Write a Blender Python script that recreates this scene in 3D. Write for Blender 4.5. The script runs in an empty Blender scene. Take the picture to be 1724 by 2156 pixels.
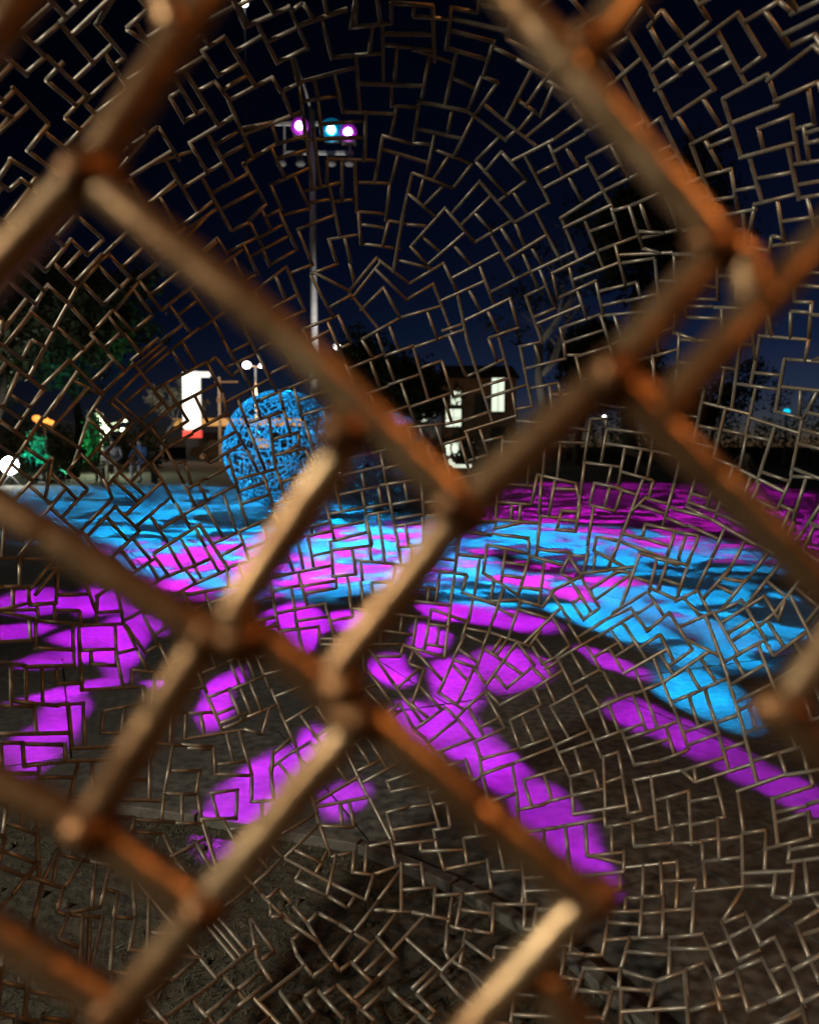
import bpy, bmesh, math, random
from mathutils import Vector, Matrix

# ------------------------------------------------------------------ camera, sky, light
SC = bpy.context.scene
C = SC.collection
R = math.radians
CAM = Vector((0.0, 0.0, 1.0))
PITCH = R(4.57)
FOC = 1728.0                       # focal length for a picture 1724 wide
FWD = Vector((0, math.cos(PITCH), -math.sin(PITCH)))
RIGHT = Vector((1, 0, 0))
UP = Vector((0, math.sin(PITCH), math.cos(PITCH)))

cd = bpy.data.cameras.new('camera')
cam = bpy.data.objects.new('camera', cd)
C.objects.link(cam)
cam.location = CAM
cam.rotation_euler = (math.pi / 2 - PITCH, 0, 0)
cd.sensor_fit = 'HORIZONTAL'
cd.sensor_width = 36
cd.lens = 36 * FOC / 1724
cd.clip_start = 0.02
cd.clip_end = 3000
cd.dof.use_dof = True
cd.dof.focus_distance = 1.93
cd.dof.aperture_fstop = 5.6
SC.camera = cam

SUN_EL, SUN_AZ = R(-6.0), R(36)
w = bpy.data.worlds.new('World')
SC.world = w
w.use_nodes = True
nt = w.node_tree
bg = nt.nodes['Background']
sky = nt.nodes.new('ShaderNodeTexSky')
sky.sky_type = 'NISHITA'
sky.sun_disc = False
sky.sun_elevation = SUN_EL
sky.sun_rotation = SUN_AZ
sky.air_density = 0.5
sky.dust_density = 0.0
sky.ozone_density = 2.4
nt.links.new(sky.outputs[0], bg.inputs[0])
bg.inputs[1].default_value = 0.42

sl = bpy.data.lights.new('warm_fill', 'SUN')  # weak warm fill added over the whole scene
sl.energy = 0.035
sl.angle = R(12)
sl.color = (1.0, 0.86, 0.68)
so = bpy.data.objects.new('warm_fill', sl)
C.objects.link(so)
so.rotation_euler = (R(38), 0, R(-25))

SC.view_settings.view_transform = 'Standard'
SC.view_settings.look = 'None'
SC.view_settings.gamma = 1
SC.view_settings.exposure = 0
SC.view_settings.use_curve_mapping = False
SC.cycles.use_denoising = True
SC.cycles.max_bounces = 5
SC.cycles.sample_clamp_indirect = 3

# ------------------------------------------------------------------ helpers
def ray(px, py):
    return (FWD + RIGHT * ((px - 862) / FOC) + UP * ((1078 - py) / FOC))

def at(px, py, Y):
    r = ray(px, py)
    return CAM + r * (Y / r.y)

def ground(px, py):
    r = ray(px, py)
    return CAM + r * (-CAM.z / r.z)

def pix(p):
    v = p - CAM
    d = v.dot(FWD)
    if d < 1e-4:
        return None
    return (862 + FOC * v.dot(RIGHT) / d, 1078 - FOC * v.dot(UP) / d)

def tag(o, label=None, cat=None, group=None, kind=None):
    if label: o['label'] = label
    if cat: o['category'] = cat
    if group: o['group'] = group
    if kind: o['kind'] = kind
    return o

def empty(name, loc, label=None, cat=None, group=None, rz=0):
    o = bpy.data.objects.new(name, None)
    C.objects.link(o)
    o.location = loc
    o.rotation_euler = (0, 0, rz)
    o.empty_display_size = 0.1
    return tag(o, label, cat, group)

class MB:
    def __init__(s):
        s.v = []; s.f = []
    def add(s, vs, fs):
        b = len(s.v)
        s.v += [tuple(v) for v in vs]
        s.f += [tuple(b + i for i in f) for f in fs]
        return s
    def box(s, c, d, rz=0, ry=0, rx=0):
        m = Matrix.Rotation(rz, 3, 'Z') @ Matrix.Rotation(ry, 3, 'Y') @ Matrix.Rotation(rx, 3, 'X')
        c = Vector(c)
        vs = [c + m @ Vector((x * d[0] / 2, y * d[1] / 2, z * d[2] / 2)) for x in (-1, 1) for y in (-1, 1) for z in (-1, 1)]
        return s.add(vs, [(0, 1, 3, 2), (4, 6, 7, 5), (0, 4, 5, 1), (2, 3, 7, 6), (0, 2, 6, 4), (1, 5, 7, 3)])
    def tube(s, pts, radii, n=8, cap=True):
        pts = [Vector(p) for p in pts]
        if not isinstance(radii, (list, tuple)): radii = [radii] * len(pts)
        rings = []
        a = None
        for i, p in enumerate(pts):
            t = (pts[min(i + 1, len(pts) - 1)] - pts[max(i - 1, 0)]).normalized()
            if a is None:
                a = t.orthogonal().normalized()
            else:
                a = (a - t * a.dot(t))
                a = a.normalized() if a.length > 1e-6 else t.orthogonal().normalized()
            b = t.cross(a)
            rings.append([p + (a * math.cos(2 * math.pi * k / n) + b * math.sin(2 * math.pi * k / n)) * radii[i] for k in range(n)])
        vs = [v for r_ in rings for v in r_]
        fs = []
        for i in range(len(pts) - 1):
            for k in range(n):
                k2 = (k + 1) % n
                fs.append((i * n + k, i * n + k2, (i + 1) * n + k2, (i + 1) * n + k))
        if cap:
            fs.append(tuple(range(n - 1, -1, -1)))
            fs.append(tuple((len(pts) - 1) * n + k for k in range(n)))
        return s.add(vs, fs)
    def ball(s, c, r, nu=10, nv=7, sc=(1, 1, 1), wob=0, rnd=None):
        c = Vector(c)
        vs = [c + Vector((0, 0, r * sc[2]))]
        for j in range(1, nv):
            th = math.pi * j / nv
            for i in range(nu):
                ph = 2 * math.pi * i / nu
                q = 1 + (rnd.uniform(-wob, wob) if rnd else 0)
                vs.append(c + Vector((math.sin(th) * math.cos(ph) * sc[0], math.sin(th) * math.sin(ph) * sc[1], math.cos(th) * sc[2])) * r * q)
        vs.append(c - Vector((0, 0, r * sc[2])))
        fs = []
        for i in range(nu):
            fs.append((0, 1 + i, 1 + (i + 1) % nu))
            fs.append((len(vs) - 1, 1 + (nv - 2) * nu + (i + 1) % nu, 1 + (nv - 2) * nu + i))
        for j in range(nv - 2):
            for i in range(nu):
                a = 1 + j * nu + i; b = 1 + j * nu + (i + 1) % nu
                fs.append((a, a + nu, b + nu, b))
        return s.add(vs, fs)
    def lathe(s, c, prof, n=16):
        c = Vector(c)
        vs = []
        for (r_, z) in prof:
            for k in range(n):
                vs.append(c + Vector((r_ * math.cos(2 * math.pi * k / n), r_ * math.sin(2 * math.pi * k / n), z)))
        fs = []
        for i in range(len(prof) - 1):
            for k in range(n):
                k2 = (k + 1) % n
                fs.append((i * n + k, i * n + k2, (i + 1) * n + k2, (i + 1) * n + k))
        fs.append(tuple(range(n - 1, -1, -1)))
        fs.append(tuple((len(prof) - 1) * n + k for k in range(n)))
        return s.add(vs, fs)
    def mesh(s, name, mat, smooth=False):
        m = bpy.data.meshes.new(name)
        m.from_pydata(s.v, [], s.f)
        m.materials.append(mat)
        if smooth:
            m.polygons.foreach_set('use_smooth', [True] * len(m.polygons))
        m.update()
        return m
    def build(s, name, mat, parent=None, smooth=False, local=True, bevel=0):
        """vertices are in the parent's local space unless local is False (then: world space)"""
        if parent and not local:
            inv = (Matrix.Translation(parent.location) @ parent.rotation_euler.to_matrix().to_4x4()).inverted()
            s.v = [tuple(inv @ Vector(v)) for v in s.v]
        o = bpy.data.objects.new(name, s.mesh(name, mat, smooth))
        C.objects.link(o)
        if parent: o.parent = parent
        if bevel:
            b = o.modifiers.new('bevel', 'BEVEL'); b.width = bevel; b.segments = 2; b.limit_method = 'ANGLE'
        return o

# ------------------------------------------------------------------ materials
def N(nt, kind, **kw):
    n = nt.nodes.new(kind)
    for k, v in kw.items(): setattr(n, k, v)
    return n

def mat_noise(name, c1, c2, scale=20, rough=0.6, metal=0.0, bump=0.2, c3=None, scale2=None, spec=0.5, detail=6, bump_dist=0.01, coords='Object', rvar=0.0):
    m = bpy.data.materials.new(name)
    m.use_nodes = True
    nt = m.node_tree
    p = nt.nodes['Principled BSDF']
    tc = N(nt, 'ShaderNodeTexCoord')
    if coords == 'World':
        g = N(nt, 'ShaderNodeNewGeometry'); co = g.outputs['Position']
    else:
        co = tc.outputs[coords]
    n1 = N(nt, 'ShaderNodeTexNoise'); n1.inputs['Scale'].default_value = scale; n1.inputs['Detail'].default_value = detail
    nt.links.new(co, n1.inputs['Vector'])
    cr = N(nt, 'ShaderNodeValToRGB')
    cr.color_ramp.elements[0].position = 0.35; cr.color_ramp.elements[1].position = 0.68
    cr.color_ramp.elements[0].color = (*c1, 1); cr.color_ramp.elements[1].color = (*c2, 1)
    nt.links.new(n1.outputs['Fac'], cr.inputs[0])
    out = cr.outputs[0]
    if c3:
        n2 = N(nt, 'ShaderNodeTexNoise'); n2.inputs['Scale'].default_value = scale2 or scale * 0.2; n2.inputs['Detail'].default_value = 4
        nt.links.new(co, n2.inputs['Vector'])
        mr = N(nt, 'ShaderNodeMapRange'); mr.inputs[1].default_value = 0.45; mr.inputs[2].default_value = 0.7
        nt.links.new(n2.outputs['Fac'], mr.inputs[0])
        mx = N(nt, 'ShaderNodeMix', data_type='RGBA')
        nt.links.new(mr.outputs[0], mx.inputs[0]); nt.links.new(out, mx.inputs[6]); mx.inputs[7].default_value = (*c3, 1)
        out = mx.outputs[2]
    nt.links.new(out, p.inputs['Base Color'])
    p.inputs['Roughness'].default_value = rough
    if rvar:
        mr2 = N(nt, 'ShaderNodeMapRange'); mr2.inputs[3].default_value = rough - rvar; mr2.inputs[4].default_value = rough + rvar
        nt.links.new(n1.outputs['Fac'], mr2.inputs[0]); nt.links.new(mr2.outputs[0], p.inputs['Roughness'])
    p.inputs['Metallic'].default_value = metal
    p.inputs['Specular IOR Level'].default_value = spec
    if bump:
        b = N(nt, 'ShaderNodeBump'); b.inputs['Strength'].default_value = bump; b.inputs['Distance'].default_value = bump_dist
        nt.links.new(n1.outputs['Fac'], b.inputs['Height']); nt.links.new(b.outputs[0], p.inputs['Normal'])
    return m

def mat_emit(name, col, strength):
    m = bpy.data.materials.new(name)
    m.use_nodes = True
    p = m.node_tree.nodes['Principled BSDF']
    p.inputs['Base Color'].default_value = (*[min(0.8, c) for c in col], 1)
    p.inputs['Emission Color'].default_value = (*col, 1)
    p.inputs['Emission Strength'].default_value = strength
    p.inputs['Roughness'].default_value = 0.3
    return m

M = {}
M['rod'] = mat_noise('rusted_steel_rod', (0.30, 0.272, 0.232), (0.17, 0.146, 0.12), 55, 0.46, 0.5, 0.35, c3=(0.24, 0.16, 0.10), scale2=16, bump_dist=0.0015, rvar=0.12, coords='World')
M['rod_near'] = mat_noise('warm_lit_rod_steel', (0.28, 0.155, 0.075), (0.15, 0.075, 0.034), 90, 0.38, 0.85, 0.6, c3=(0.32, 0.21, 0.115), scale2=30, bump_dist=0.002, rvar=0.12, coords='World')  # same rusty steel, with the orange lamp tint put into its colour
M['weld'] = mat_noise('weld_bead_steel', (0.19, 0.088, 0.036), (0.08, 0.036, 0.015), 160, 0.45, 0.85, 0.8, bump_dist=0.002, coords='World')
M['ball'] = mat_noise('galvanised_lattice', (0.30, 0.28, 0.26), (0.42, 0.40, 0.38), 12, 0.55, 0.2, 0.0)
M['paving'] = mat_noise('paving_concrete', (0.028, 0.025, 0.022), (0.115, 0.104, 0.093), 30, 0.8, 0, 0.8, c3=(0.036, 0.032, 0.029), scale2=1.3, bump_dist=0.004, coords='World', detail=10)
M['soil'] = mat_noise('dark_soil', (0.022, 0.018, 0.012), (0.05, 0.04, 0.027), 30, 0.9, 0, 0.9, bump_dist=0.02, coords='World', detail=10)
M['grass'] = mat_noise('dry_grass', (0.035, 0.036, 0.016), (0.075, 0.064, 0.034), 25, 0.7, 0, 0, coords='World')
M['kerb'] = mat_noise('kerb_stone', (0.06, 0.052, 0.045), (0.10, 0.088, 0.075), 30, 0.8, 0, 0.4, coords='World')
M['terrain'] = mat_noise('far_ground', (0.03, 0.028, 0.024), (0.05, 0.046, 0.04), 0.4, 0.9, 0, 0.0, coords='World')
M['mast'] = mat_noise('pale_painted_steel', (0.55, 0.55, 0.54), (0.7, 0.7, 0.68), 8, 0.45, 0.1, 0.05)
M['dark'] = mat_noise('dark_painted_steel', (0.03, 0.03, 0.032), (0.06, 0.06, 0.06), 20, 0.5, 0.2, 0.1)
M['bark'] = mat_noise('bark', (0.05, 0.038, 0.028), (0.10, 0.08, 0.06), 14, 0.9, 0, 0.7, bump_dist=0.03)
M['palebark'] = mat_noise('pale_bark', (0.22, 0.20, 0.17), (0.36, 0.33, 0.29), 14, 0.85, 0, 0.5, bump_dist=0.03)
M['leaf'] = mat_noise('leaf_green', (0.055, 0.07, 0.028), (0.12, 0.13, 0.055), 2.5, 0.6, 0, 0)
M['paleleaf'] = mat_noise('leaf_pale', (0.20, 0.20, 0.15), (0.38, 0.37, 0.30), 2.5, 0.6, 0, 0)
M['brick'] = mat_noise('brown_render', (0.20, 0.12, 0.08), (0.28, 0.17, 0.11), 3, 0.85, 0, 0.3)
M['grey'] = mat_noise('grey_render', (0.10, 0.10, 0.10), (0.16, 0.155, 0.15), 2, 0.85, 0, 0.3)
M['roof'] = mat_noise('dark_roof', (0.04, 0.035, 0.03), (0.07, 0.06, 0.05), 6, 0.8, 0, 0.3)
M['cloth'] = mat_noise('beige_cloth', (0.45, 0.40, 0.32), (0.55, 0.49, 0.40), 8, 0.85, 0, 0.2)
M['clothgrey'] = mat_noise('lavender_cloth', (0.38, 0.37, 0.45), (0.48, 0.47, 0.55), 8, 0.85, 0, 0.2)
M['clothblue'] = mat_noise('blue_cloth', (0.08, 0.16, 0.42), (0.12, 0.22, 0.5), 8, 0.85, 0, 0.2)
M['hair'] = mat_noise('dark_hair', (0.02, 0.015, 0.01), (0.04, 0.03, 0.02), 30, 0.6, 0, 0.3)
M['skin'] = mat_noise('skin', (0.48, 0.30, 0.21), (0.55, 0.35, 0.25), 8, 0.55, 0, 0.05)
M['lampwhite'] = mat_emit('lamp_white', (1.0, 0.97, 0.9), 9)
M['lampwarm'] = mat_emit('lamp_warm', (1.0, 0.72, 0.42), 6)
M['lamporange'] = mat_emit('lamp_orange', (1.0, 0.33, 0.06), 1.6)
M['lampgreen'] = mat_emit('lamp_pale_green', (0.75, 1.0, 0.66), 1.6)
M['lampflood'] = mat_emit('lamp_flood', (0.95, 1.0, 0.9), 25)
M['lens_magenta'] = mat_emit('lens_magenta', (1.0, 0.55, 1.0), 18)
M['lens_ring_magenta'] = mat_emit('lens_ring_magenta', (0.55, 0.04, 0.8), 1.6)  # coloured glow round the lenses, put in as an emissive ring
M['lens_cyan'] = mat_emit('lens_cyan', (0.45, 1.0, 1.0), 18)
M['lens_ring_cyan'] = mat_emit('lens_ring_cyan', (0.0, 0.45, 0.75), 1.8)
M['totem'] = mat_emit('totem_panel', (1.0, 0.97, 0.86), 1.0)
M['totemred'] = mat_emit('totem_red', (1.0, 0.10, 0.07), 0.75)
M['fascia'] = mat_emit('canopy_fascia', (1.0, 0.47, 0.12), 0.55)
M['window'] = mat_emit('lit_window', (0.88, 1.0, 0.78), 1.0)
M['orange_post'] = mat_emit('lit_post', (1.0, 0.42, 0.13), 0.75)

# ------------------------------------------------------------------ the lattice ball one looks through
BALL_R = 0.875
BALL_C = Vector((0.0, 1.066, 0.905))
ROD_R = 0.0037

# rods seen on the far side of the ball: measured end points, four numbers a rod, one string a survey sheet (sheet scale, offset)
SHEETS = [
((0.5, 0, 0), """240 90 380 250;310 140 370 90;415 90 505 5;415 110 520 230;540 115 625 40;545 150 585 190;120 300 190 240;180 355 250 280;
35 245 120 320;230 220 350 360;340 310 460 200;60 370 230 490;10 590 110 450;0 465 45 495;160 405 240 490;110 640 200 525;280 490 360 405;60 680 150 735;0 740 50 665;30 810 95 745;
960 175 1065 345;970 420 1120 340;1090 110 1160 250;1045 105 1190 40;965 10 1025 105;1135 280 1280 210;870 240 915 310;915 320 995 275;860 210 970 140;805 340 915 520;850 375 915 340;
910 350 975 430;1140 310 1170 390;720 415 775 510;775 510 855 465;935 520 970 495;965 430 1060 650;1025 535 1140 475;800 600 970 500;655 510 745 655;540 680 640 590;660 720 830 630;
805 610 880 740;880 575 980 750;1065 665 1165 605;1020 695 1060 665;1145 530 1170 600;715 715 830 890;780 785 930 690;630 855 730 770;745 965 890 850;860 765 955 935;895 810 1030 735;
1035 705 1115 850;1030 910 1140 845;1130 785 1270 710;1140 780 1180 870;1120 910 1180 880;1170 880 1245 1040;1090 870 1135 955;970 975 1050 935;1050 930 1110 1050;1100 995 1180 950;
900 980 945 1050;830 1050 920 1000;925 1080 1060 1010;1025 1030 1085 1150;1060 1075 1200 1000;1110 1060 1140 1130;1130 1120 1250 1050;1000 1200 1085 1150;1060 1200 1190 1130;1200 1110 1280 1300;
1235 1145 1310 1115;1280 1165 1420 1110;1250 965 1380 915;1255 970 1310 1100;1390 1025 1420 1110;1400 1005 1500 990;1390 800 1430 990;1400 850 1490 840;1300 800 1420 770;1235 730 1310 890;
1140 1300 1240 1245;1190 1350 1300 1300;1270 1385 1420 1330;1425 1330 1475 1438;1350 1160 1480 1230;1480 1215 1580 1090;1495 1245 1600 1105;1590 1090 1690 1165;1590 1140 1690 1240;1530 1295 1615 1210;
1620 1220 1680 1330;1470 1250 1590 1380;1530 1425 1680 1340;1215 25 1290 190;1270 100 1430 45;1280 20 1310 60;1450 0 1480 140;1480 110 1640 95;1360 95 1400 260;1410 240 1470 235;1500 230 1600 222;
1300 330 1490 285;1410 320 1445 470;1185 385 1270 345;1190 390 1220 460;1590 0 1600 80;1645 0 1648 95;1610 100 1615 345;1500 250 1515 465;1520 350 1710 355;1450 468 1640 475;1540 490 1535 660;
1650 370 1650 460;1655 445 1724 445;1630 185 1724 195;1370 670 1570 675;1495 690 1500 890;1500 765 1640 770;1640 775 1625 920;1510 890 1620 900;1510 910 1520 1020;1520 1025 1660 1045;1625 925 1700 940;
1440 690 1440 830;1580 750 1615 555;1620 570 1724 600;1620 630 1724 660;1665 1110 1724 900;190 1140 280 1030;240 1120 320 1200;460 1070 540 1160;440 1280 540 1180;570 1230 660 1350;120 1330 190 1220;
190 1190 300 1290;490 1300 575 1190;600 1200 680 1310;380 1060 430 1010;300 1010 370 1075;350 1190 410 1115;415 1105 445 1080;240 1370 330 1250;370 1420 460 1320;480 1310 560 1400;150 1330 220 1390;0 1380 20 1330"""),
((0.5, 862, 0), """25 65 155 75;100 0 105 230;20 205 85 205;175 30 300 55;170 125 320 165;165 205 305 245;180 0 155 200;350 185 310 320;310 320 385 350;190 330 275 370;25 240 185 265;195 230 150 445;35 425 215 460;
40 430 20 590;35 540 210 580;290 300 245 460;240 460 410 590;265 500 190 650;105 570 70 740;110 630 265 690;20 600 80 605;350 460 510 595;490 340 410 495;470 430 555 490;585 410 550 490;435 560 400 590;
270 670 410 820;255 700 185 790;0 720 185 790;185 890 295 765;20 1020 145 880;300 765 440 930;145 870 275 1020;275 1020 410 940;80 1110 225 985;0 1030 80 1120;5 1190 130 1115;385 640 330 705;390 640 480 740;
440 670 585 570;590 600 690 530;490 660 590 850;370 850 500 755;395 850 440 935;460 925 575 860;590 615 640 725;575 785 735 700;735 650 820 830;790 750 850 715;650 910 785 840;675 945 840 865;540 910 620 1065;
410 1090 565 995;450 950 495 1060;350 1000 440 1160;190 1165 365 1070;645 930 710 1090;740 930 810 1110;845 860 890 1005;860 885 935 865;930 880 980 1030;810 1050 945 1000;870 1040 910 1195;980 965 1060 945;
990 1040 1050 1030;905 1105 1040 1085;500 1150 690 1060;475 1065 545 1220;350 1225 495 1150;610 1145 760 1080;550 1140 610 1290;605 1160 620 1230;675 1130 695 1210;710 1170 870 1110;645 1245 765 1190;780 1165 820 1340;
805 1225 950 1190;500 1240 565 1210;535 1330 605 1300;490 1250 550 1420;295 1120 350 1270;145 1260 300 1190;135 1090 200 1225;205 1240 265 1430;250 1340 405 1265;425 1265 465 1400;100 1195 175 1390;0 1255 100 1195;
0 1340 130 1290;640 1380 800 1325;635 1390 640 1438;340 1420 440 1385;920 135 1010 285;845 355 970 250;910 130 985 30;1010 110 1075 230;1010 105 1080 20;1030 290 1080 250;1085 240 1130 300;1090 220 1245 100;
1190 0 1250 75;1140 300 1195 265;910 340 1000 515;1045 370 1160 295;1010 330 1110 500;1110 490 1260 390;1165 185 1285 375;1190 195 1365 65;1300 140 1410 345;1380 50 1485 225;1410 90 1510 0;1510 60 1615 215;
1400 300 1500 225;1560 10 1610 55;1610 55 1724 0;1505 320 1560 470;1320 415 1485 325;1530 320 1675 210;1690 180 1724 260;1610 190 1724 130;1325 430 1395 655;1350 520 1530 450;1565 410 1724 340;1460 510 1490 630;
1480 535 1600 490;1400 660 1600 605;1675 370 1700 510;1610 490 1640 680;1620 545 1724 515;1665 560 1680 660;1675 600 1724 590;1620 690 1724 675;1600 640 1640 830;1450 860 1610 820;1640 835 1724 820;1065 515 1160 705;
980 550 1060 495;1185 605 1345 525;1190 615 1270 825;1240 740 1355 710;1350 710 1380 880;1275 840 1345 830;1280 910 1425 885;1455 865 1465 1010;1525 1000 1520 1050;1180 1210 1265 1210;1180 1258 1310 1262;1160 1260 1165 1310;
1170 1335 1270 1340;1120 1310 1115 1400;1120 1400 1210 1408;1600 1270 1724 1275;1595 1310 1665 1315;1690 1275 1680 1420;1535 1320 1530 1410;1480 1415 1670 1430"""),
((0.5, 862, 719), """15 20 75 230;130 60 185 235;190 30 235 140;250 20 345 325;380 0 430 180;430 190 450 350;465 20 515 265;470 20 560 0;500 110 640 75;650 0 660 100;660 55 710 45;280 120 380 80;520 195 620 175;340 230 500 180;
230 380 440 315;240 330 320 300;0 360 130 320;235 370 260 450;300 380 335 490;330 415 415 390;760 340 730 545;830 365 800 550;740 510 900 530;740 325 820 325;905 460 880 600;900 550 1045 590;1250 260 1410 300;
1330 290 1285 480;1245 190 1200 410;1390 180 1530 200;1385 80 1360 260;1470 0 1440 160;1460 180 1415 390;1580 80 1545 285;1590 75 1724 85;1680 0 1670 65;1550 295 1640 320;1190 350 1300 370;1310 370 1430 395;
1535 375 1475 560;1645 350 1585 545;1420 395 1390 540;1440 400 1510 415;1640 430 1724 450;1290 495 1380 530;1700 270 1680 330;1480 335 1600 375;1600 590 1540 730;1620 575 1700 610;1400 570 1530 610;535 580 515 680;
560 565 670 590;610 600 595 690;700 570 690 660;780 590 760 680;800 600 900 620;890 640 860 740;880 620 970 650;980 590 920 750;980 570 1050 585;995 660 965 730;640 700 620 790;720 690 700 790;500 830 490 920;
970 895 915 1050;1200 925 1125 1085;1325 950 1270 1060;890 800 840 940;790 800 770 900;500 920 455 1075;330 840 310 980;250 960 215 1075;690 870 640 970;600 1035 565 1110;750 1160 820 1110;690 1110 745 1190;
1210 1045 1275 1160;1080 1120 1200 1310;930 1120 1000 1220;850 1180 930 1125;1000 1220 1110 1130;1110 1100 1210 1050;1270 1150 1400 1090;1140 1200 1290 1120;1400 1090 1490 1240;1280 1140 1370 1290;1320 1180 1480 1080;
1490 1245 1545 1350;1350 1340 1490 1260;1200 1240 1290 1330;850 1310 905 1400;910 1395 1060 1310;1060 1240 1100 1330;640 1330 690 1300;560 1390 650 1330;1550 1180 1600 1110;1500 1080 1560 1180;1280 980 1400 1010;
780 880 900 920;1000 900 1130 940;1130 800 1220 820;1000 770 1130 800;600 790 700 800;360 790 470 790;350 860 440 880;840 960 970 980;1030 950 1000 1060;500 900 620 930;320 980 460 1070;230 1060 390 1120"""),
((0.5, 862, 1436), """610 95 735 25;595 105 650 200;440 155 560 95;740 135 900 65;690 60 745 180;750 20 795 95;430 180 470 300;480 275 590 235;595 230 655 385;620 265 755 205;760 200 800 300;635 300 735 270;465 330 595 280;
790 245 890 210;475 415 625 370;775 330 870 300;680 400 770 375;900 220 940 330;880 305 885 360;905 205 970 180;810 430 900 400;945 350 1025 325;960 410 1125 365;1060 330 1165 290;820 380 825 510;900 410 920 540;
950 440 970 520;1020 420 1040 600;1040 500 1160 465;1150 380 1165 410;1170 370 1265 340;1230 415 1390 365;1200 370 1210 450;1175 470 1185 655;1290 420 1320 540;1390 460 1560 400;1385 480 1405 630;1535 490 1690 440;
1530 510 1550 680;1590 420 1724 375;1550 270 1590 400;1550 590 1660 555;1505 705 1655 665;1500 620 1495 780;700 555 885 525;680 420 690 550;820 540 825 600;830 610 915 595;925 555 1000 540;945 590 1005 575;
940 600 945 660;1050 620 1100 610;1120 605 1150 600;1190 600 1270 585;1300 575 1360 565;945 695 1095 680;1140 690 1215 680;1240 670 1275 665;1310 665 1375 655;1110 620 1110 670;1230 680 1225 740;1300 590 1305 735;
1280 610 1285 670;1405 640 1475 630;1400 660 1405 870;1260 755 1385 740;1240 770 1245 870;1420 808 1585 800;1600 690 1595 750;1605 760 1724 745;1680 560 1690 660;1620 770 1605 910;1540 830 1530 900;725 735 880 720;
770 770 885 768;920 780 1105 760;905 710 905 830;795 880 880 875;1075 840 1175 830;1060 780 1065 900;1130 740 1130 810;1205 885 1395 865;1215 825 1200 870;920 910 965 910;990 905 1045 903;980 925 970 1050;
990 975 1045 970;1080 965 1175 960;1070 920 1065 1050;1200 890 1190 1045;830 1087 910 1080;930 1078 1040 1075;1100 1078 1230 1065;840 990 815 1130;670 1145 730 1150;745 1150 795 1150;830 1090 800 1180;920 1100 890 1190;
740 1210 850 1215;920 1215 1025 1218;1095 1090 1080 1200;890 1200 885 1260;730 1220 690 1330;610 1240 690 1255;855 1290 945 1298;1040 1265 1165 1220;1175 1210 1225 1190;1240 1070 1300 1200;1245 1190 1310 1330;
850 1310 815 1420;950 1390 1125 1385;1035 1280 1010 1380;1170 1240 1190 1340;1190 1385 1280 1360;1310 1335 1390 1320;1285 1255 1370 1220;1390 1170 1470 1130;1390 1205 1490 1165;1345 1080 1420 1040;1290 1110 1320 1100;
1330 1010 1405 980;1310 970 1395 900;1415 965 1470 1090;1310 1000 1380 1160;1465 1030 1585 950;1490 1105 1545 1075;1540 1080 1600 1210;1490 1170 1555 1290;1380 1220 1430 1400;1545 1210 1610 1180;1620 1210 1724 1140;
1645 1015 1724 965;1640 1040 1690 1120;1600 1200 1650 1330;1505 1350 1620 1300;1450 1380 1500 1360;1520 1420 1650 1370;1660 1350 1724 1320;1690 1180 1724 1260;360 940 525 940;355 950 350 1030;215 1040 260 1050;
280 1048 360 1062;485 960 480 1050;540 930 530 990;370 1120 430 1125;145 790 320 755;345 800 430 798;330 765 345 870;150 905 190 900;215 895 315 885;220 910 205 1000;25 1000 140 1000;0 770 45 770;55 715 220 710;
110 625 185 615;105 640 115 700;0 540 65 525;0 680 90 670;225 640 240 750;125 720 145 790;50 770 60 850;0 880 130 865;480 860 475 920;255 1100 370 1195;110 1120 160 1165;180 1180 225 1220;40 1130 120 1200;
130 1230 200 1305;260 1230 320 1280;235 1260 290 1320;215 1330 250 1370;25 1310 105 1390;0 1350 40 1400"""),
((0.5, 0, 1436), """1250 840 1340 890;1390 910 1455 950;1465 885 1540 920;1180 880 1225 930;1240 950 1280 1000;1115 965 1135 985;1195 980 1240 1035;1345 980 1400 1030;1435 1025 1525 1075;1300 1020 1370 1090;1030 1020 1115 1150;
1060 1005 1150 1130;1235 1095 1265 1130;1365 1135 1425 1210;1255 1160 1310 1235;1590 1080 1690 1185;1085 1175 1140 1265;1470 1170 1550 1255;1340 1300 1445 1420;1425 1285 1505 1380;1265 1310 1355 1420;1200 1335 1240 1390;
1625 1280 1690 1345;1515 1370 1590 1438;1580 960 1630 960;1635 965 1724 970;1585 790 1715 765;1455 798 1550 812;1575 810 1545 900;1490 730 1485 790;1690 790 1690 940;1400 735 1475 720;1530 690 1665 668;1650 545 1724 525;
1240 710 1300 740;1420 770 1390 870;690 650 730 800;745 765 780 830;765 760 805 830;850 725 890 795;1625 540 1660 660;1480 560 1495 640;1630 420 1650 490;75 910 160 765;190 820 240 725;310 870 340 785;425 930 445 850;
480 980 495 895;265 870 240 960;150 830 265 870;290 980 250 1070;320 980 435 990;430 1000 400 1130;500 990 570 995;570 1000 545 1130;310 930 400 945;0 970 45 905;550 640 570 565;680 550 690 480;820 540 830 480;
570 630 690 640;710 375 830 375;840 380 830 450;720 320 705 430;845 570 885 700;690 470 820 475;890 470 1000 455;1000 450 995 580;870 580 990 575;1060 400 1060 500;960 390 1060 395;1130 270 1125 385;1225 300 1310 250;
900 280 905 380;770 265 900 275;780 240 1000 205;1000 190 1095 220;145 100 150 180;70 80 240 100;95 260 265 265;290 130 300 250;350 90 355 220;440 90 430 210;250 95 345 90;0 205 90 205;0 255 80 255;95 260 100 355;
100 355 245 340;270 260 275 330;300 280 440 275;310 330 430 330;520 130 510 220;440 215 520 215;380 35 600 20;450 120 610 90;600 20 610 90"""),
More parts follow.
